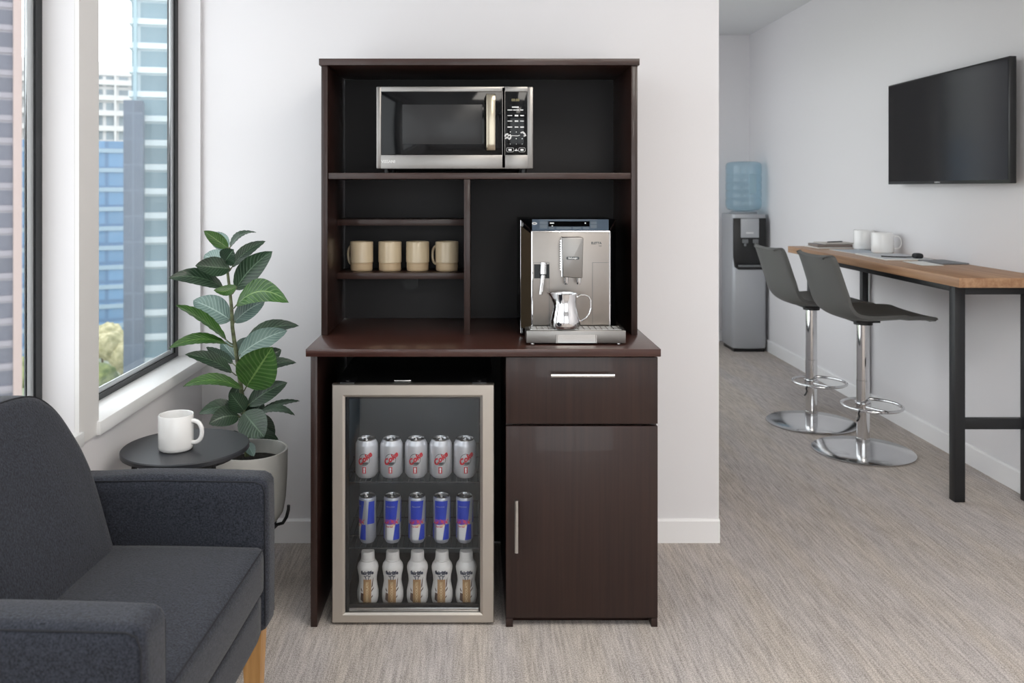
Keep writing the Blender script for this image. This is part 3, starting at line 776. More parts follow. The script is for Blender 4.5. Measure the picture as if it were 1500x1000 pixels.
for k in range(5):
    c = can if k == 0 else copy_tree(can)
    x = (cx5[k]+1.5-(2 if k == 4 else 0)-CX)*2.672/F; c.location = (x, 2.672, SZ[1]); c.rotation_euler.z = math.radians((-62, 0, 4, 0, -6)[k])
    tag(c, 'slim blue and silver drink can on the fridge middle shelf, %s' % order[k], 'can', 'energy drink cans in the fridge')
# milk drink bottles
prof3 = [(0,.0),(.026,0),(.031,.005),(.0335,.018),(.0335,.036),(.030,.054),(.0275,.068),(.0285,.084),(.0320,.102),(.0330,.111),(.0305,.121),(.0225,.132)]
bot = thing('milk_drink_bottle', '', 'bottle', world=False)
m = MB(); m.lathe(prof3, 40); m.build('body', M_milk, bot, ang=60)
c_ = MB(); c_.lathe([(.0222,.132),(.0222,.136),(.0212,.137),(.0205,.157),(.019,.161),(.017,.161),(.0165,.159),(0,.159)], 36); c_.build('cap', M_milk, bot, ang=40)
m = MB(); rf = rfun(prof3[1:]); fn = wrap(rf, .0004); fn2 = wrap(rf, .0009)
m.mi = 0; patch(m, [(-.0125,.006),(.0125,.006),(.0125,.082),(-.0125,.082)], fn, 16)
m.mi = 1; m.text('fairlife', .0165, lambda u, v: fn(u, .1035+v), .0008)
m.tube([fn2(-.0105+.0, .0945), fn2(-.0065,.0925), fn2(-.0045,.089), fn2(-.0035,.082)], .0012, 5)
m.tube([fn2(.0105,.0945), fn2(.0065,.0925), fn2(.0045,.089), fn2(.0035,.082)], .0012, 5)
m.tube([fn2(-.0045,.0925), fn2(-.002,.0955), fn2(.002,.0955), fn2(.0045,.0925)], .0012, 5)
m.mi = 2; m.text('CHOCOLATE', .0100, lambda u, v: fn2(-v, .044+u), .0003)
m.mi = 3
for q in ([(.0125,.056),(.0175,.060),(.0200,.088),(.0165,.080)], [(.0125,.044),(.0205,.052),(.0215,.058),(.0130,.050)],
          [(-.0215,.050),(-.0170,.044),(-.0150,.047),(-.0205,.056)], [(.012,.026),(.017,.030),(.018,.036),(.013,.031)]): patch(m, q, fn, 5)
patch(m, [(-.0225,.020),(-.0115,.014),(-.0115,.040),(-.0205,.042)], fn, 6)
m.build('printed_label', [M_tan, M_navy, M_beige, M_brown], bot, ang=60)
for k in range(5):
    c = bot if k == 0 else copy_tree(bot)
    x = (cx5[k]+2-CX)*2.670/F; c.location = (x, 2.670, .0315); c.rotation_euler.z = math.radians((3, 1, 0, -2, 2)[k])
    tag(c, 'white bottle with tan label on the fridge floor, %s' % order[k], 'bottle', 'milk drink bottles in the fridge')

# ------------------------------------------------------------ armchair
t = thing('armchair', 'charcoal woven fabric armchair with oak legs under the window', 'armchair', (-.507, 1.715, 0), math.radians(-2), world=False)
def arm(y0, y1):
    m = MB(); m.soft(-.475, 0, y0, y1, .268, .636, .024, 16, (.003, .004, .006))
    for v in m.v:                      # the arm top dips a little towards the back
        if v.z > .5: v.z -= .008*max(0, -v.x-.30)/.17
    a = m.build('armrest', M_fabric, t, ang=80)
    s = MB()
    for yy in (y0+.006, y1-.006):
        s.tube([(-.46, yy, .625), (-.25, yy, .630), (-.03, yy, .629), (-.012, yy, .622), (-.005, yy, .60), (-.004, yy, .29)], .0016, 6)
    s.build('piping', M_seam, a)
arm(-.385, -.280); arm(.300, .387)
m = MB(); m.soft(-.40, -.006, -.279, .299, .268, .372, .016, 10, (.002, 0, 0)); m.build('seat_base', M_fabric, t, ang=80)
m = MB(); m.soft(-.385, .001, -.277, .297, .374, .487, .022, 18, (.006, 0, .016)); cu = m.build('seat_cushion', M_fabric, t, ang=80)
s = MB(); s.tube([(-.004, -.262, .4785), (-.002, -.1, .480), (-.002, .1, .480), (-.004, .284, .4785)], .0018, 6)
s.tube([(-.004, -.262, .382), (-.002, 0, .380), (-.004, .284, .382)], .0018, 6); s.build('piping', M_seam, cu)
# backrest: leaning cushion
def smooth(pts, n=6):
    out = []
    for i in range(len(pts)-1):
        p0 = Vector(pts[max(0, i-1)]); p1 = Vector(pts[i]); p2 = Vector(pts[i+1]); p3 = Vector(pts[min(len(pts)-1, i+2)])
        for k in range(n):
            u = k/n; out.append(tuple(.5*((2*p1)+(-p0+p2)*u+(2*p0-5*p1+4*p2-p3)*u*u+(-p0+3*p1-3*p2+p3)*u**3)))
    out.append(tuple(pts[-1])); return out
half = smooth([(.274,.45),(.278,.53),(.284,.62),(.281,.68),(.262,.742),(.232,.806),(.195,.846),(.150,.868),(.08,.878),(0,.881)], 4)
outl = half+[(-y, z) for y, z in half[-2::-1]]
def bx_front(z): return -.350-.335*(z-.49)
def bx_back(z): return -.493-.40*max(0, z-.712)
b = bmesh.new(); NR = 10; cy_, cz_ = .0, .64
lay = []
def brow(kf, x01):     # kf scales the outline towards its middle, x01 picks front (1) .. back (0)
    row = []
    for y, z in outl:
        yy = cy_+(y-cy_)*kf; zz = cz_+(z-cz_)*kf
        w = (1-kf)
        f = bx_front(zz)+.016*min(1, w*2.2); k_ = bx_back(zz)
        row.append((k_+(f-k_)*x01, yy, zz))
    return row
rows = [brow(.02, 0), brow(.5, 0), brow(.93, 0), brow(.985, .12), brow(1, .3), brow(1, .7), brow(.992, .88), brow(.975, .97), brow(.94, 1), brow(.85, 1), brow(.7, 1), brow(.5, 1), brow(.25, 1), brow(.02, 1)]
m = MB(); n = len(outl); v = [p for R_ in rows for p in R_]
m.add(v, [(i*n+k, i*n+(k+1) % n, (i+1)*n+(k+1) % n, (i+1)*n+k) for i in range(len(rows)-1) for k in range(n)]+[tuple(range(n)), tuple((len(rows)-1)*n+k for k in range(n))])
bk = m.build('backrest', M_fabric, t, ang=80)
s = MB(); s.tube([Vector(p)+Vector((.0006, 0, 0)) for p in brow(.992, .90)[2:-2]], .0016, 6)
s.build('piping', M_seam, bk)
for (x, y) in ((-.042, .345), (-.042, -.340), (-.43, .345), (-.43, -.340)):
    m = MB(); dx = .012 if x > -.2 else -.012
    m.add([(x-.024,y-.024,.267),(x+.024,y-.024,.267),(x+.024,y+.024,.267),(x-.024,y+.024,.267),
           (x-.014+dx*0,y-.014,0),(x+.014,y-.014,0),(x+.014,y+.014,0),(x-.014,y+.014,0)],
          [(0,1,2,3),(4,7,6,5),(0,4,5,1),(1,5,6,2),(2,6,7,3),(3,7,4,0)])
    m.build('leg', M_legwood, t)

# ------------------------------------------------------------ side table and mug
tz = .596
t = thing('side_table', 'small round black side table between armchair and plant', 'table', (-.824, 2.42, 0), world=False)
m = MB(); m.lathe([(0, tz-.016), (.166, tz-.016), (.174, tz-.013), (.1745, tz-.003), (.172, tz), (0, tz)], 64); m.build('tabletop', M_tabletop, t, ang=40)
for k in range(3):
    a = math.radians(200+120*k); m = MB(); m.cyl((.150*math.cos(a), .150*math.sin(a), 0), (.135*math.cos(a), .135*math.sin(a), tz-.0155), .008, 14); m.build('leg', M_blackmetal, t)
m = MB(); m.tube([(.137*math.cos(2*PI*k/40), .137*math.sin(2*PI*k/40), tz-.028) for k in range(40)], .005, 8, True); m.build('ring_brace', M_blackmetal, t)
p = at(257, 650, 2.38)
t = thing('mug', 'white mug with round handle on the black side table', 'mug', (p.x, 2.385, tz+.0005), world=False)
mug_meshes(.0475, .098, math.radians(-8), t, M_white, None, .0062, .032)

# ------------------------------------------------------------ rubber plant in a pot
px0, py0 = -.755, 2.855
st = thing('pot_stand', 'low black metal stand under the off white plant pot', 'plant stand', (px0, py0, 0), world=False)
for k in range(4):
    a = math.radians(90*k); m = MB(); c_, s_ = math.cos(a), math.sin(a)
    m.tube([(r_*c_, r_*s_, z) for r_, z in ((.126,.265),(.1255,.250),(.119,.225),(.107,.205),(.088,.200),(.074,.185),(.066,.12),(.068,.003))], .0055, 8); m.build('leg', M_blackmetal, st)
m = MB(); m.tube([(.080*math.cos(2*PI*k/40), .080*math.sin(2*PI*k/40), .203) for k in range(40)], .005, 8, True); m.build('ring', M_blackmetal, st)
t = thing('potted_rubber_plant', 'tall rubber plant with broad dark leaves in an off white pot', 'plant', (px0, py0, .2115))
m = MB(); zp = .2115
m.lathe([(0,0),(.072,0),(.090,.006),(.106,.030),(.1145,.075),(.119,.15),(.121,.235),(.1205,.240),(.114,.240),(.112,.23),(.108,.19),(0,.19)], 56, (px0, py0, zp)); m.build('pot', M_pot, t, ang=50)
m = MB(); m.lathe([(0,.200),(.05,.203),(.1075,.196)], 32, (px0, py0, zp)); m.build('soil', M_soil, t)
SY = 2.855
stem_px = [(362,668),(360,640),(358.5,614),(354,575),(348,530),(343,498),(340.5,480),(339,449),(336.5,425),(333.5,400),(333.5,380),(334.5,362)]
m = MB(); pts = [at(x, y, SY) for x, y in stem_px]
m.tube(pts, [.0085,.008,.0078,.0075,.007,.0066,.0062,.0058,.005,.0045,.004,.003], 10); m.build('stem', M_stem, t, ang=70)
random.seed(4)
def stem_at(py):
    for (a, b_) in zip(stem_px, stem_px[1:]):
        if b_[1] <= py <= a[1]:
            u = (a[1]-py)/(a[1]-b_[1]); return a[0]+(b_[0]-a[0])*u
    return stem_px[0][0] if py > stem_px[0][1] else stem_px[-1][0]
def leaf(bp, tp, w, k, arch=.0, dyb=0., dyt=0., mi=0, fold=.25, attach=None):
    """one leaf with its petiole. bp/tp: blade base and tip as seen; w: blade width seen; k: how much it faces the room"""
    B = at(bp[0], bp[1], SY+dyb); T = at(tp[0], tp[1], SY+dyt); W = w*SY/F/2
    ax = (T-B); L = ax.length; ax.normalize()
    cam_dir = (Vector((0,0,EYE))-(B+T)/2).normalized()
    n = cam_dir*k+Vector((0,0,1))*(1-k)
    n = (n-ax*n.dot(ax)).normalized(); sd = ax.cross(n).normalized()
    proj = math.sqrt(max(.12, n.dot(cam_dir)**2)); W = W/max(.45, proj)
    up = Vector((0,0,1)); up = (up-ax*up.dot(ax)); up = up.normalized() if up.length > .01 else n
    m = MB(); nu, nv = 22, 10; vs = []; uvs = []
    for i in range(nu+1):
        u = i/nu
        hw = W*(max(0, math.sin(PI*u**.86))**.72)*(1 if u < .93 else 1-.25*(u-.93)/.07)
        if u < .04: hw = max(hw, .0015)
        c = B+ax*L*u+up*arch*4*u*(1-u)
        for jn in range(nv+1):
            v = -1+2*jn/nv
            rip = .0012*math.sin(u*50-abs(v)*9)*abs(v)
            p = c+sd*hw*v*math.cos(fold*abs(v))+n*(hw*abs(v)**1.3*math.sin(fold)*1.0+rip-.012*u*u*0)
            vs.append(p); uvs.append((u, .5+v/2))
    fs = [(i*(nv+1)+j, (i+1)*(nv+1)+j, (i+1)*(nv+1)+j+1, i*(nv+1)+j+1) for i in range(nu) for j in range(nv)]
    m.add(vs, fs); nb = len(vs)
    # a thin back face gives the blade real thickness
    m.add([p-n*.0007 for p in vs], [f[::-1] for f in fs])
    S = at(stem_at((attach or bp[1]+6)), (attach or bp[1]+6), SY)
    m.mi = 1; m.tube([S, S.lerp(B, .5)+Vector((0,0,-.004)), B, B+ax*L*.06+up*arch*4*.06*.94], [.0028, .0022, .0020, .0012], 6)
    sh = Vector(t['_o']); me = bpy.data.meshes.new('leaf'); me.from_pydata([p-sh for p in m.v], [], m.f)
    me.materials.append(M_leaf[mi]); me.materials.append(M_stem)
    me.polygons.foreach_set('material_index', m.m); me.polygons.foreach_set('use_smooth', [True]*len(m.f))
    uvl = me.uv_layers.new(name='UVMap'); full = uvs+uvs+[(0, .5)]*(len(m.v)-2*nb)
    for lp in me.loops: uvl.data[lp.index].uv = full[lp.vertex_index]
    me.update(); o = bpy.data.objects.new('leaf', me); col.objects.link(o); o.parent = t
G, BR, PA = 0, 1, 2
leaf((333,366),(312,340),20,.9, 0, .02, .07, PA)
leaf((334,363),(298.5,338),19,.8, .0, -.01,-.05, BR, attach=372)
leaf((337,362),(375,340),9,.25, .018, 0,.05, G, attach=372)
leaf((329,384),(342,365),17,.8, 0, -.02,-.07, G, attach=386)
leaf((332,386),(299,374),22,.9, 0, .03,.09, PA, attach=390)
leaf((340,391),(389,353),18,.55, .012, .01,.06, G, attach=398)
leaf((337,393),(286,389),27,.75, .0, -.02,-.09, G, attach=398)
leaf((345,424),(399,368),32,.95, .012, 0,-.03, G, attach=432)
leaf((327,421),(247,407),24,.65, .018, 0,-.10, G, attach=428)
leaf((346,419),(313,425),15,.7, -.01, -.03,-.07, BR, attach=426)
leaf((346,447),(423,443),32,.8, .042, -.01,-.06, BR, attach=452, fold=.35)
leaf((343,472),(388,441),28,.8, .008, .02,.07, PA, attach=478)
leaf((338,469),(283,440),40,1., .006, .02,.04, PA, attach=474)
leaf((332,498),(257,447),15,.35, .010, -.01,-.12, BR, attach=505)
leaf((359,502),(438,477),22,.6, .022, 0,.05, G, attach=516)
leaf((349,522),(421,484),32,.8, .012, -.02,.0, PA, attach=528)
leaf((332,503),(247,510),15,.55, .022, -.01,-.14, BR, attach=508)
leaf((340,545),(271,519),19,.55, .012, -.01,-.10, G, attach=550)
leaf((341,532),(302,508),14,.6, 0, .02,.04, G, attach=536)
leaf((346,526),(324,500),20,.9, 0, .04,.08, PA, attach=532)
leaf((349,516),(362,494),18,.9, 0, .04,.08, PA, attach=522)
leaf((361,566),(399,508),44,1., .0, -.03,-.12, BR, attach=575)
leaf((378,530),(412,512),24,.9, .0, .03,.08, G, attach=545)
leaf((372,546),(434,531),17,.6, .014, .01,.05, G, attach=552)
leaf((355,570),(268,566),17,.5, .026, -.02,-.11, BR, attach=576)
leaf((338,590),(352,560),18,.9, .0, .03,.06, G, attach=592)
leaf((363,594),(421,560),28,.85, .008, -.01,.02, G, attach=600)
leaf((358,602),(337,575),26,.9, 0, -.02,-.05, G, attach=606)
leaf((350,602),(291,606),22,.65, .018, -.01,-.05, G, attach=608)
leaf((350,610),(306,621),28,.85, .012, -.03,-.09, G, attach=614)
leaf((347,606),(318,597),16,.8, .01, .04,.08, PA, attach=612)
leaf((357,604),(387,640),38,1., .0, -.04,-.10, G, attach=610, fold=.15)
leaf((364,614),(386,588),28,.9, 0, .01,.03, G, attach=618)
leaf((374,606),(402,640),24,.8, 0, .02,.05, G, attach=616)
leaf((380,604),(439,587),9,.4, .010, .0,.06, G, attach=612)
leaf((378,607),(432,608),11,.4, .020, -.01,-.02, G, attach=614)
leaf((366,640),(408,644),15,.7, .014, 0,.03, G, attach=642)
leaf((356,640),(330,652),14,.7, .010, 0,.03, G, attach=644)
leaf((362,648),(372,668),14,.8, 0, -.02,-.05, PA, attach=650)

# ------------------------------------------------------------ water cooler
t = thing('water_cooler', 'silver freestanding water cooler in the far corner', 'water cooler', (2.205, 7.04, 0))
wx0, wx1, wy0, wy1, wz1 = 2.068, 2.345, 6.885, 7.20, 1.115
m = MB(); m.prism([(wx0, wy1), (wx0, wy0+.03), (wx0+.015, wy0+.010)]+[(wx0+.03+(wx1-wx0-.06)*k/8, wy0+.004-.014*math.sin(PI*k/8)) for k in range(9)]+[(wx1-.015, wy0+.010), (wx1, wy0+.03), (wx1, wy1)], 'z', .03, wz1, .008, 2)
m.build('body', M_silver, t, ang=40)
m = MB(); m.box(wx0+.015, wx1-.015, wy0+.02, wy1-.01, .0, .0295); m.build('plinth', M_blackpl, t)
def wq(px0, py0, px1, py1, y): a, b_ = at(px0, py0, y), at(px1, py1, y); return a.x, b_.x, b_.z, a.z
y_ = 6.868
x0, x1, z0, z1 = wq(1075, 319.5, 1122.5, 395, y_)
m = MB(); m.prism([(x0, z1), (x0, z0+.10), (x0+.012, z0+.02), (x0+.04, z0), (x1-.03, z0), (x1, z0+.02), (x1, z1)], 'y', y_, y_+.03, .003, 2); pn = m.build('dispenser_panel', M_blackpl, t)
x0, x1, z0, z1 = wq(1085.5, 320, 1112, 348, y_-.012)
m = MB(); m.box(x0, x1, y_-.012, y_-.0005, z0, z1, .003); m.build('front_cover', M_silver, pn)
m = MB(); x0, x1, z0, z1 = wq(1093, 340, 1104, 342, y_-.0128); m.box(x0, x1, y_-.0132, y_-.0122, z0, z1); m.build('lettering', M_print, pn)
for px in (1091, 1106):
    p = at(px, 353, y_); m = MB(); m.box(p.x-.022, p.x+.022, y_-.022, y_-.0005, p.z-.016, p.z+.016, .003); m.cyl((p.x, y_-.012, p.z-.040), (p.x, y_-.012, p.z-.016), .009, 12); m.build('tap', M_grey, pn)
x0, x1, z0, z1 = wq(1082, 388, 1119, 391, y_-.018); m = MB(); m.box(x0, x1, y_-.025, y_-.0005, z0, z1, .002); m.build('drip_tray', M_grey, pn)
wc = (2.200, 7.03)
m = MB(); m.lathe([(.085, .0), (.105, .0), (.110, .012), (.09, .02), (.07, .02)], 32, (wc[0], wc[1], wz1+.0005)); m.build('collar', M_silver, t)
prof = [(.03, .004), (.05, .008), (.12, .018), (.138, .035), (.143, .06)]
z = .06
for k in range(5):
    prof += [(.143, z), (.143, z+.045), (.136, z+.053), (.143, z+.061)]; z += .064
prof = [(r, min(zz, .36)) for r, zz in prof]+[(.143, .385), (.132, .405), (.10, .414), (0, .410)]
m = MB(); m.lathe(prof, 48, (wc[0], wc[1], wz1+.012)); m.build('water_bottle', M_bottle, t, ang=50)
m = MB(); p = at(1102, 270, 6.9); m.box(p.x-.028, p.x+.028, 6.884, 6.888, p.z-.075, p.z+.085); 
m.build('bottle_label', mat('faded blue label', (150, 178, 192), .5), t)

# ------------------------------------------------------------ television
t = thing('television', 'black flat screen television mounted on the right wall', 'television', (XR, 4.2, 1.33))
tx, ty0, ty1, tz0, tz1 = 2.290, 3.665, 4.747, 1.345, 1.893
m = MB(); m.box(tx, tx+.030, ty0, ty1, tz0, tz1, .003); hs = m.build('housing', M_blackpl, t)
m = MB(); m.box(tx-.0012, tx-.0002, ty0+.010, ty1-.008, tz0+.016, tz1-.008); m.build('screen', M_screen, t)
m = MB(); m.box(tx+.0305, XR-.0005, 4.0, 4.4, 1.48, 1.76, .002); m.build('wall_mount', M_blackpl, t)
m = MB(); p = Vector((tx-.0006, 4.24, tz0+.007)); m.text('SAMSUNG', .011, lambda u, v: Vector((tx-.0008, 4.24-u, tz0+.008+v)), .0002); m.build('lettering', M_print, t)

# ------------------------------------------------------------ bar table
t = thing('bar_table', 'long narrow oak topped bar table with black steel frame', 'table', (2.17, 4.44, 0))
bx, bt_, by0, by1 = 1.970, .958, 3.483, 5.400
m = MB(); m.box(bx, XR-.003, by0, by1, bt_-.040, bt_, .002); m.build('tabletop', M_oak, t)
lw = .045
for (x, y) in ((2.015, 3.595), (2.314, 3.595), (1.996, 5.118), (2.314, 5.118)):
    lw = .045 if (x < 2.2 and y < 4) else .038
    m = MB(); m.box(x, x+lw, y, y+lw, 0.0005, bt_-.0405, .003); m.build('leg', M_blackmetal, t)
for y in (3.600, 5.125):
    m = MB(); m.box(2.0605, 2.3135, y, y+.035, bt_-.082, bt_-.041, .002); m.build('end_rail', M_blackmetal, t)
    if y < 4: m = MB(); m.box(2.0605, 2.3135, y+.003, y+.033, .306, .351, .002); m.build('crossbar', M_blackmetal, t)
for x in (2.018, 2.316):
    m = MB(); m.box(x, x+.034, 3.6405, 5.1175, bt_-.072, bt_-.041, .002); m.build('side_rail', M_blackmetal, t)

# bar stools
def make_stool():
    t = thing('bar_stool', '', 'bar stool', world=False)
    pr = smooth([(.264,.680),(.259,.697),(.228,.705),(.15,.707),(.05,.701),(-.06,.697),(-.135,.706),(-.178,.750),(-.205,.820),(-.232,.905),(-.258,.985),(-.262,.995)], 4)
    pr = [Vector((p[0], 0, p[1])) for p in pr]; n = len(pr)-1; nv = 22; th = .024
    top, botm = [], []
    for i, p in enumerate(pr):
        tg = (pr[min(n, i+1)]-pr[max(0, i-1)]).normalized(); nm = Vector((tg.z, 0, -tg.x))   # towards the sitter
        if nm.z < -.01 and i < n*.4: nm = -nm
        u = i/n; e = abs(2*u-1)
        w0 = .215+.012*math.sin(PI*min(1, u*1.2)); hw = w0*(1-e**14)**(1/2.6) if e < 1 else 0.
        hw = max(hw, .165)
        for j in range(nv+1):
            v = -1+2*j/nv
            lift = (.016+.020*min(1, max(0, (u-.45)/.25)))*abs(v)**2.6*max(0, (hw-.16)/(w0-.16))**1.5*(1 if i > n*.3 else .35)
            q = p+Vector((0, hw*v, 0))+nm*lift
            top.append(q); botm.append(q-nm*th*(1-.3*max(abs(v)**8, e**16)))
    m = MB(); N1 = len(top)
    f = [(i*(nv+1)+j, (i+1)*(nv+1)+j, (i+1)*(nv+1)+j+1, i*(nv+1)+j+1) for i in range(n) for j in range(nv)]
    f2 = [tuple(k+N1 for k in q[::-1]) for q in f]
    rim = [j for j in range(nv+1)]+[i*(nv+1)+nv for i in range(1, n+1)]+[n*(nv+1)+j for j in range(nv-1, -1, -1)]+[i*(nv+1) for i in range(n-1, 0, -1)]
    f3 = [(rim[k], rim[(k+1) % len(rim)], rim[(k+1) % len(rim)]+N1, rim[k]+N1) for k in range(len(rim))]
    m.add(top+botm, f+f2+f3); m.build('seat_shell', M_stoolsh, t, ang=60)
    m = MB(); m.box(-.06, .06, -.06, .06, .655, .672, .002); m.cyl((0,0,.640), (0,0,.656), .045, 24); m.build('seat_plate', M_blackpl, t)
    m = MB(); m.lathe([(0,.012),(.0310,.012),(.0310,.36),(.0298,.361),(.0298,.641),(0,.641)], 32); m.build('pole', M_chrome, t, ang=40)
    m = MB(); m.lathe([(.0318,.013),(.0335,.013),(.0335,.070),(.0318,.072)], 32); m.build('pole_collar', M_chrome, t, ang=40)
    m = MB(); m.lathe([(0,0),(.236,0),(.243,.003),(.243,.007),(.236,.011),(.12,.0125),(0,.0128)], 72); m.build('base_disc', mat('satin chrome disc', (205,205,206), .16, 1.), t, ang=30)
    m = MB(); c = (.045, 0)
    m.tube([(c[0]+.142*math.cos(2*PI*k/48), .142*math.sin(2*PI*k/48), .232) for k in range(48)], .0075, 10, True)
    m.lathe([(.0322,.216),(.038,.216),(.038,.246),(.0322,.246)], 24)
    for s_ in (1, -1): m.tube([(0, s_*.034, .232), (.03, s_*.09, .232), (c[0]+.02, s_*.139, .232)], .006, 8)
    m.build('footrest', M_chrome, t, ang=50)
    m = MB(); m.tube([(-.062, -.100, .232), (-.070, -.106, .220), (-.066, -.106, .205), (-.074, -.110, .190), (-.082, -.114, .184)], .0045, 8); m.build('height_lever', M_blackpl, t)
    return t
s1 = make_stool(); s1.location = (1.945, 4.294, 0)
tag(s1, 'grey shell bar stool nearer the camera, on a round chrome base', 'bar stool', 'bar stools at the bar table')
s2 = copy_tree(s1); s2.location = (1.888, 4.812, 0)
tag(s2, 'grey shell bar stool farther back, between the nearer stool and water cooler', 'bar stool', 'bar stools at the bar table')

# things on the bar table
T0 = bt_+.0004
t = thing('mug', 'white mug with handle to the right, nearer of two on the bar table', 'mug', (2.272, 4.775, T0+.0032), 0, 'white mugs on the bar table', world=False)
mug_meshes(.0585, .115, math.radians(-18), t, M_white, None, .0042, .040)
t = thing('mug', 'white mug without visible handle, farther of two on the bar table', 'mug', (2.296, 5.055, T0+.0032), 0, 'white mugs on the bar table', world=False)
mug_meshes(.0585, .115, math.radians(80), t, M_white, None, .0042, .030)
def slab(name, label, cat, pts, z0, z1, m_, group=None, top=None):
    m = MB(); m.prism(pts, 'z', z0, z1, .0008, 1)
    if top:
        m.mi = 1; c = Vector((sum(p[0] for p in pts)/4, sum(p[1] for p in pts)/4)); q = [c+(Vector(p)-c)*.96 for p in pts]
        m.prism([tuple(v) for v in q], 'z', z1, z1+.0004)
    return tag(m.build(name, [m_]+([top] if top else [])), label, cat, group)
def rect(cx, cy, w, l, a):
    a = math.radians(a); c, s = math.cos(a), math.sin(a)
    return [(cx+x*c-y*s, cy+x*s+y*c) for x, y in ((-w/2,-l/2),(w/2,-l/2),(w/2,l/2),(-w/2,l/2))]
slab('sheet_of_paper', 'white sheet lying under the farther white mug on the bar table', 'paper', rect(2.205, 4.92, .21, .30, 2), T0, T0+.0028, M_paper, top=mat('pale blue grey paper print', (176, 184, 194), .6))
slab('notebook', 'white edged grey notebook under the nearer white mug', 'notebook', rect(2.205, 4.52, .24, .40, -3), T0, T0+.0060, M_paper, top=mat('light grey notebook cover', (196, 199, 204), .5))
slab('notebook', 'dark grey notebook beside the wall, right of the white mugs', 'notebook', rect(2.29, 4.19, .13, .21, 3), T0, T0+.007, M_greybook)
slab('sheet_of_paper', 'small white sheet nearest the near end of the bar table', 'paper', rect(2.165, 4.14, .10, .22, -4), T0, T0+.0025, M_paper)
m = MB(); 
m.soft(2.240, 2.283, 4.350, 4.400, T0+.0066, T0+.031, .011, 10, (0,0,.003)); m.tube([(2.25, 4.375, T0+.014), (2.21, 4.40, T0+.011), (2.16, 4.43, T0+.010), (2.12, 4.47, T0+.010)], .003, 8)
tag(m.build('computer_mouse', M_blackmetal), 'small black computer mouse with cord on the light grey notebook', 'mouse')
# stack at the far end
slab('sheet_of_paper', 'white sheet at the bottom of the stack on the table far end', 'paper', rect(2.20, 5.27, .27, .21, 2), T0, T0+.005, M_paper)
slab('book', 'brown grey book in the stack at the far end of the bar table', 'book', rect(2.185, 5.275, .21, .17, -3), T0+.0055, T0+.022, M_brownbook, top=M_greybook)
slab('book', 'thin pale book topmost in the stack on the bar table', 'book', rect(2.22, 5.285, .20, .16, 4), T0+.0230, T0+.030, mat('pale book cover', (196, 190, 184), .6))
m = MB(); m.tube([(2.16, 5.25, T0+.0345), (2.22, 5.28, T0+.0345), (2.27, 5.30, T0+.0345)], .0035, 8)
tag(m.build('pen', M_blackmetal), 'dark pen lying on top of the stack of books', 'pen')

# ------------------------------------------------------------ the city outside
GZ = -31.0
M_ground = mat('street and lawn', (150, 152, 140), .9, vary=((.03,.03,.03), 4, (120, 134, 100), (186, 186, 180)))
b = MB(); b.box(-700, 300, 20, 900, GZ-1, GZ); o = b.build('ground', M_ground); tag(o, kind='structure')
def tower(name, label, px_c, Y, width, depth, ztop, turn, facade_m, bands=None, extra=None):
    c = at(px_c, 0, Y); ang = math.atan2(c.x, Y)          # faces roughly towards the office
    t = thing(name, label, 'building', (c.x, Y, GZ), ang*-1+math.radians(turn), world=False)
    m = MB(); m.box(-width/2, width/2, 0, depth, 0, ztop-GZ); m.build('wall', facade_m, t)
    if bands:
        (h, step, prj, bm_, z0, z1) = bands; m = MB(); z = z0-GZ
        while z < z1-GZ: m.box(-width/2-prj, width/2+prj, -prj, depth+prj, z, z+h); z += step
        m.build('floor_band', bm_, t)
    if extra: extra(t, width, depth, ztop-GZ)
    return t
M_f1 = facade('grey brown tower windows', (128, 124, 132), (84, 86, 100), 4.6, 1.9, .2)
M_f2 = facade('pale tower windows', (176, 192, 200), (122, 148, 160), 5.0, 3.15, .3)
M_f3 = facade('blue glass', (78, 112, 148), (98, 138, 176), 5.2, 3.6, .35)
M_f4 = facade('dark blue grey cladding', (96, 110, 128), (86, 100, 118), 2.0, 3.2, .12)
M_f5 = facade('balcony building windows', (200, 200, 200), (136, 150, 158), 3.0, 3.4, .4)
M_pale = mat('pale concrete', (200, 200, 200), .8)
M_pink = mat('pinkish concrete', (166, 148, 144), .8)
M_lblue = mat('light blue band', (142, 164, 182), .6)
M_gband = mat('grey tower band', (134, 130, 138), .8)
def pilaster(t, w, d, h):
    m = MB(); m.box(w/2-.1, w/2+.55, -.4, d*.4, 0, h); m.build('corner_pier', M_pink, t)
    m = MB(); m.box(-w/2, w/2, -.2, d, h, h+1.5); m.build('parapet', M_pink, t)
tower('office_tower', 'grey brown office tower seen through the left pane', -60, 70, 8.0, 10, 20, 3, M_f1, (.45, 1.9, .15, M_gband, GZ, 20), pilaster)
def penthouse(t, w, d, h):
    m = MB(); m.box(-w/2+2, w/2-6, 4, d-3, h, h+4); m.box(-w/2, w/2, -.4, .1, h, h+1.1); m.build('penthouse', M_pale, t)
    m = MB()
    for k in range(1, 8): m.box(-w/2+k*w/8-.25, -w/2+k*w/8+.25, -1.3, 0, 0, h)
    m.build('balcony_fin', M_pale, t)
tower('apartment_building', 'white apartment block with balconies behind the blue building', 115, 215, 34, 16, 30, 0, M_f5, (1.3, 3.9, 1.2, M_pale, GZ, 31), penthouse)
tower('glass_building', 'blue glass office block above the trees', 112, 160, 22, 14, 10.2, 0, M_f3, (.8, 3.7, .25, M_lblue, GZ+2, 11), None)
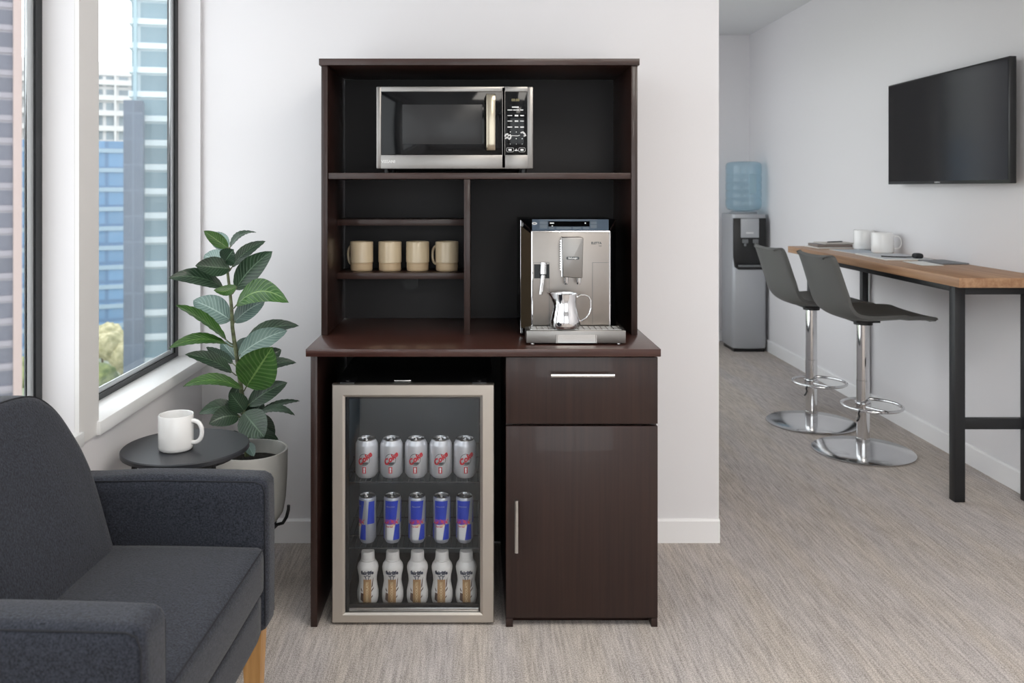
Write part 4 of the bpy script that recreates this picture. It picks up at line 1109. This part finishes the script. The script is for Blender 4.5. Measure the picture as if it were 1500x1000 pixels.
def slabs(t, w, d, h):
    m = MB(); m.box(-w/2+.3, -w/2+.7, -.7, .1, 0, h); m.box(-.2, .2, -.7, .1, 0, h); m.box(w/2-.7, w/2-.3, -.7, .1, 0, h); m.build('fin', mat('glass fin', (150, 176, 186), .4), t)
tower('slim_dark_tower', 'narrow dark grey tower before the blue building', 195.0, 106, 2.25, 4, 12.2, -4, M_f4, None, None)
tower('glass_tower', 'tall pale banded glass tower beyond the right pane', 262, 112, 11.6, 12, 62, -5, M_f2, (.75, 3.15, .35, mat('white floor band', (206, 218, 224), .6), GZ, 62), slabs)
M_tl = [mat('tree foliage green', (120, 136, 84), .9, vary=((1.2,1.2,1.2), 5, (88, 108, 62), (160, 168, 112))),
        mat('tree foliage pale', (168, 164, 120), .9, vary=((1.2,1.2,1.2), 5, (136, 134, 92), (206, 198, 160)))]
M_trunk = mat('tree bark', (96, 84, 72), .9)
def tree(x, y, h, r, k, seed):
    t = thing('tree', 'leafy green street tree below the towers' if k == 0 else 'pale yellowish street tree below the towers', 'tree', (x, y, GZ), 0, 'street trees', world=False)
    m = MB(); m.cyl((0,0,0), (0,0,h*.55), .3, 8, .18); m.build('trunk', M_trunk, t)
    rnd = random.Random(seed); b = MB()
    for q in range(7):
        bm_ = bmesh.new(); bmesh.ops.create_icosphere(bm_, subdivisions=3, radius=1)
        s = r*rnd.uniform(.5, .75); c = Vector((rnd.uniform(-.5,.5)*r, rnd.uniform(-.5,.5)*r, h-r*.9+rnd.uniform(-.4,.45)*r)) if q else Vector((0,0,h-r*.9))
        for v in bm_.verts:
            v.co = c+v.co*s*(1+.28*noise.noise(v.co*3.2+Vector((seed, q, 0))))
        bm_.verts.index_update(); b.bm(bm_)
    b.build('crown', M_tl[k], t, ang=180)
k = 0
for (px, Y, h) in ((22,120,9),(50,101,6.6),(112,138,9.5),(150,135,10.6),(178,125,10.6),(146,115,8.6),(166,104,6.4),(134,99,5.0),(216,97,4.0),(100,107,6)):
    c = at(px, 0, Y); tree(c.x, Y, h, (2.3, 2.2, 2.8, 2.9, 2.9, 2.8, 2.5, 2.0, 2.0, 2.1)[k], 1 if k in (3, 4, 7) else 0, k+1); k += 1

for o in bpy.data.objects:
    if '_o' in o: del o['_o']
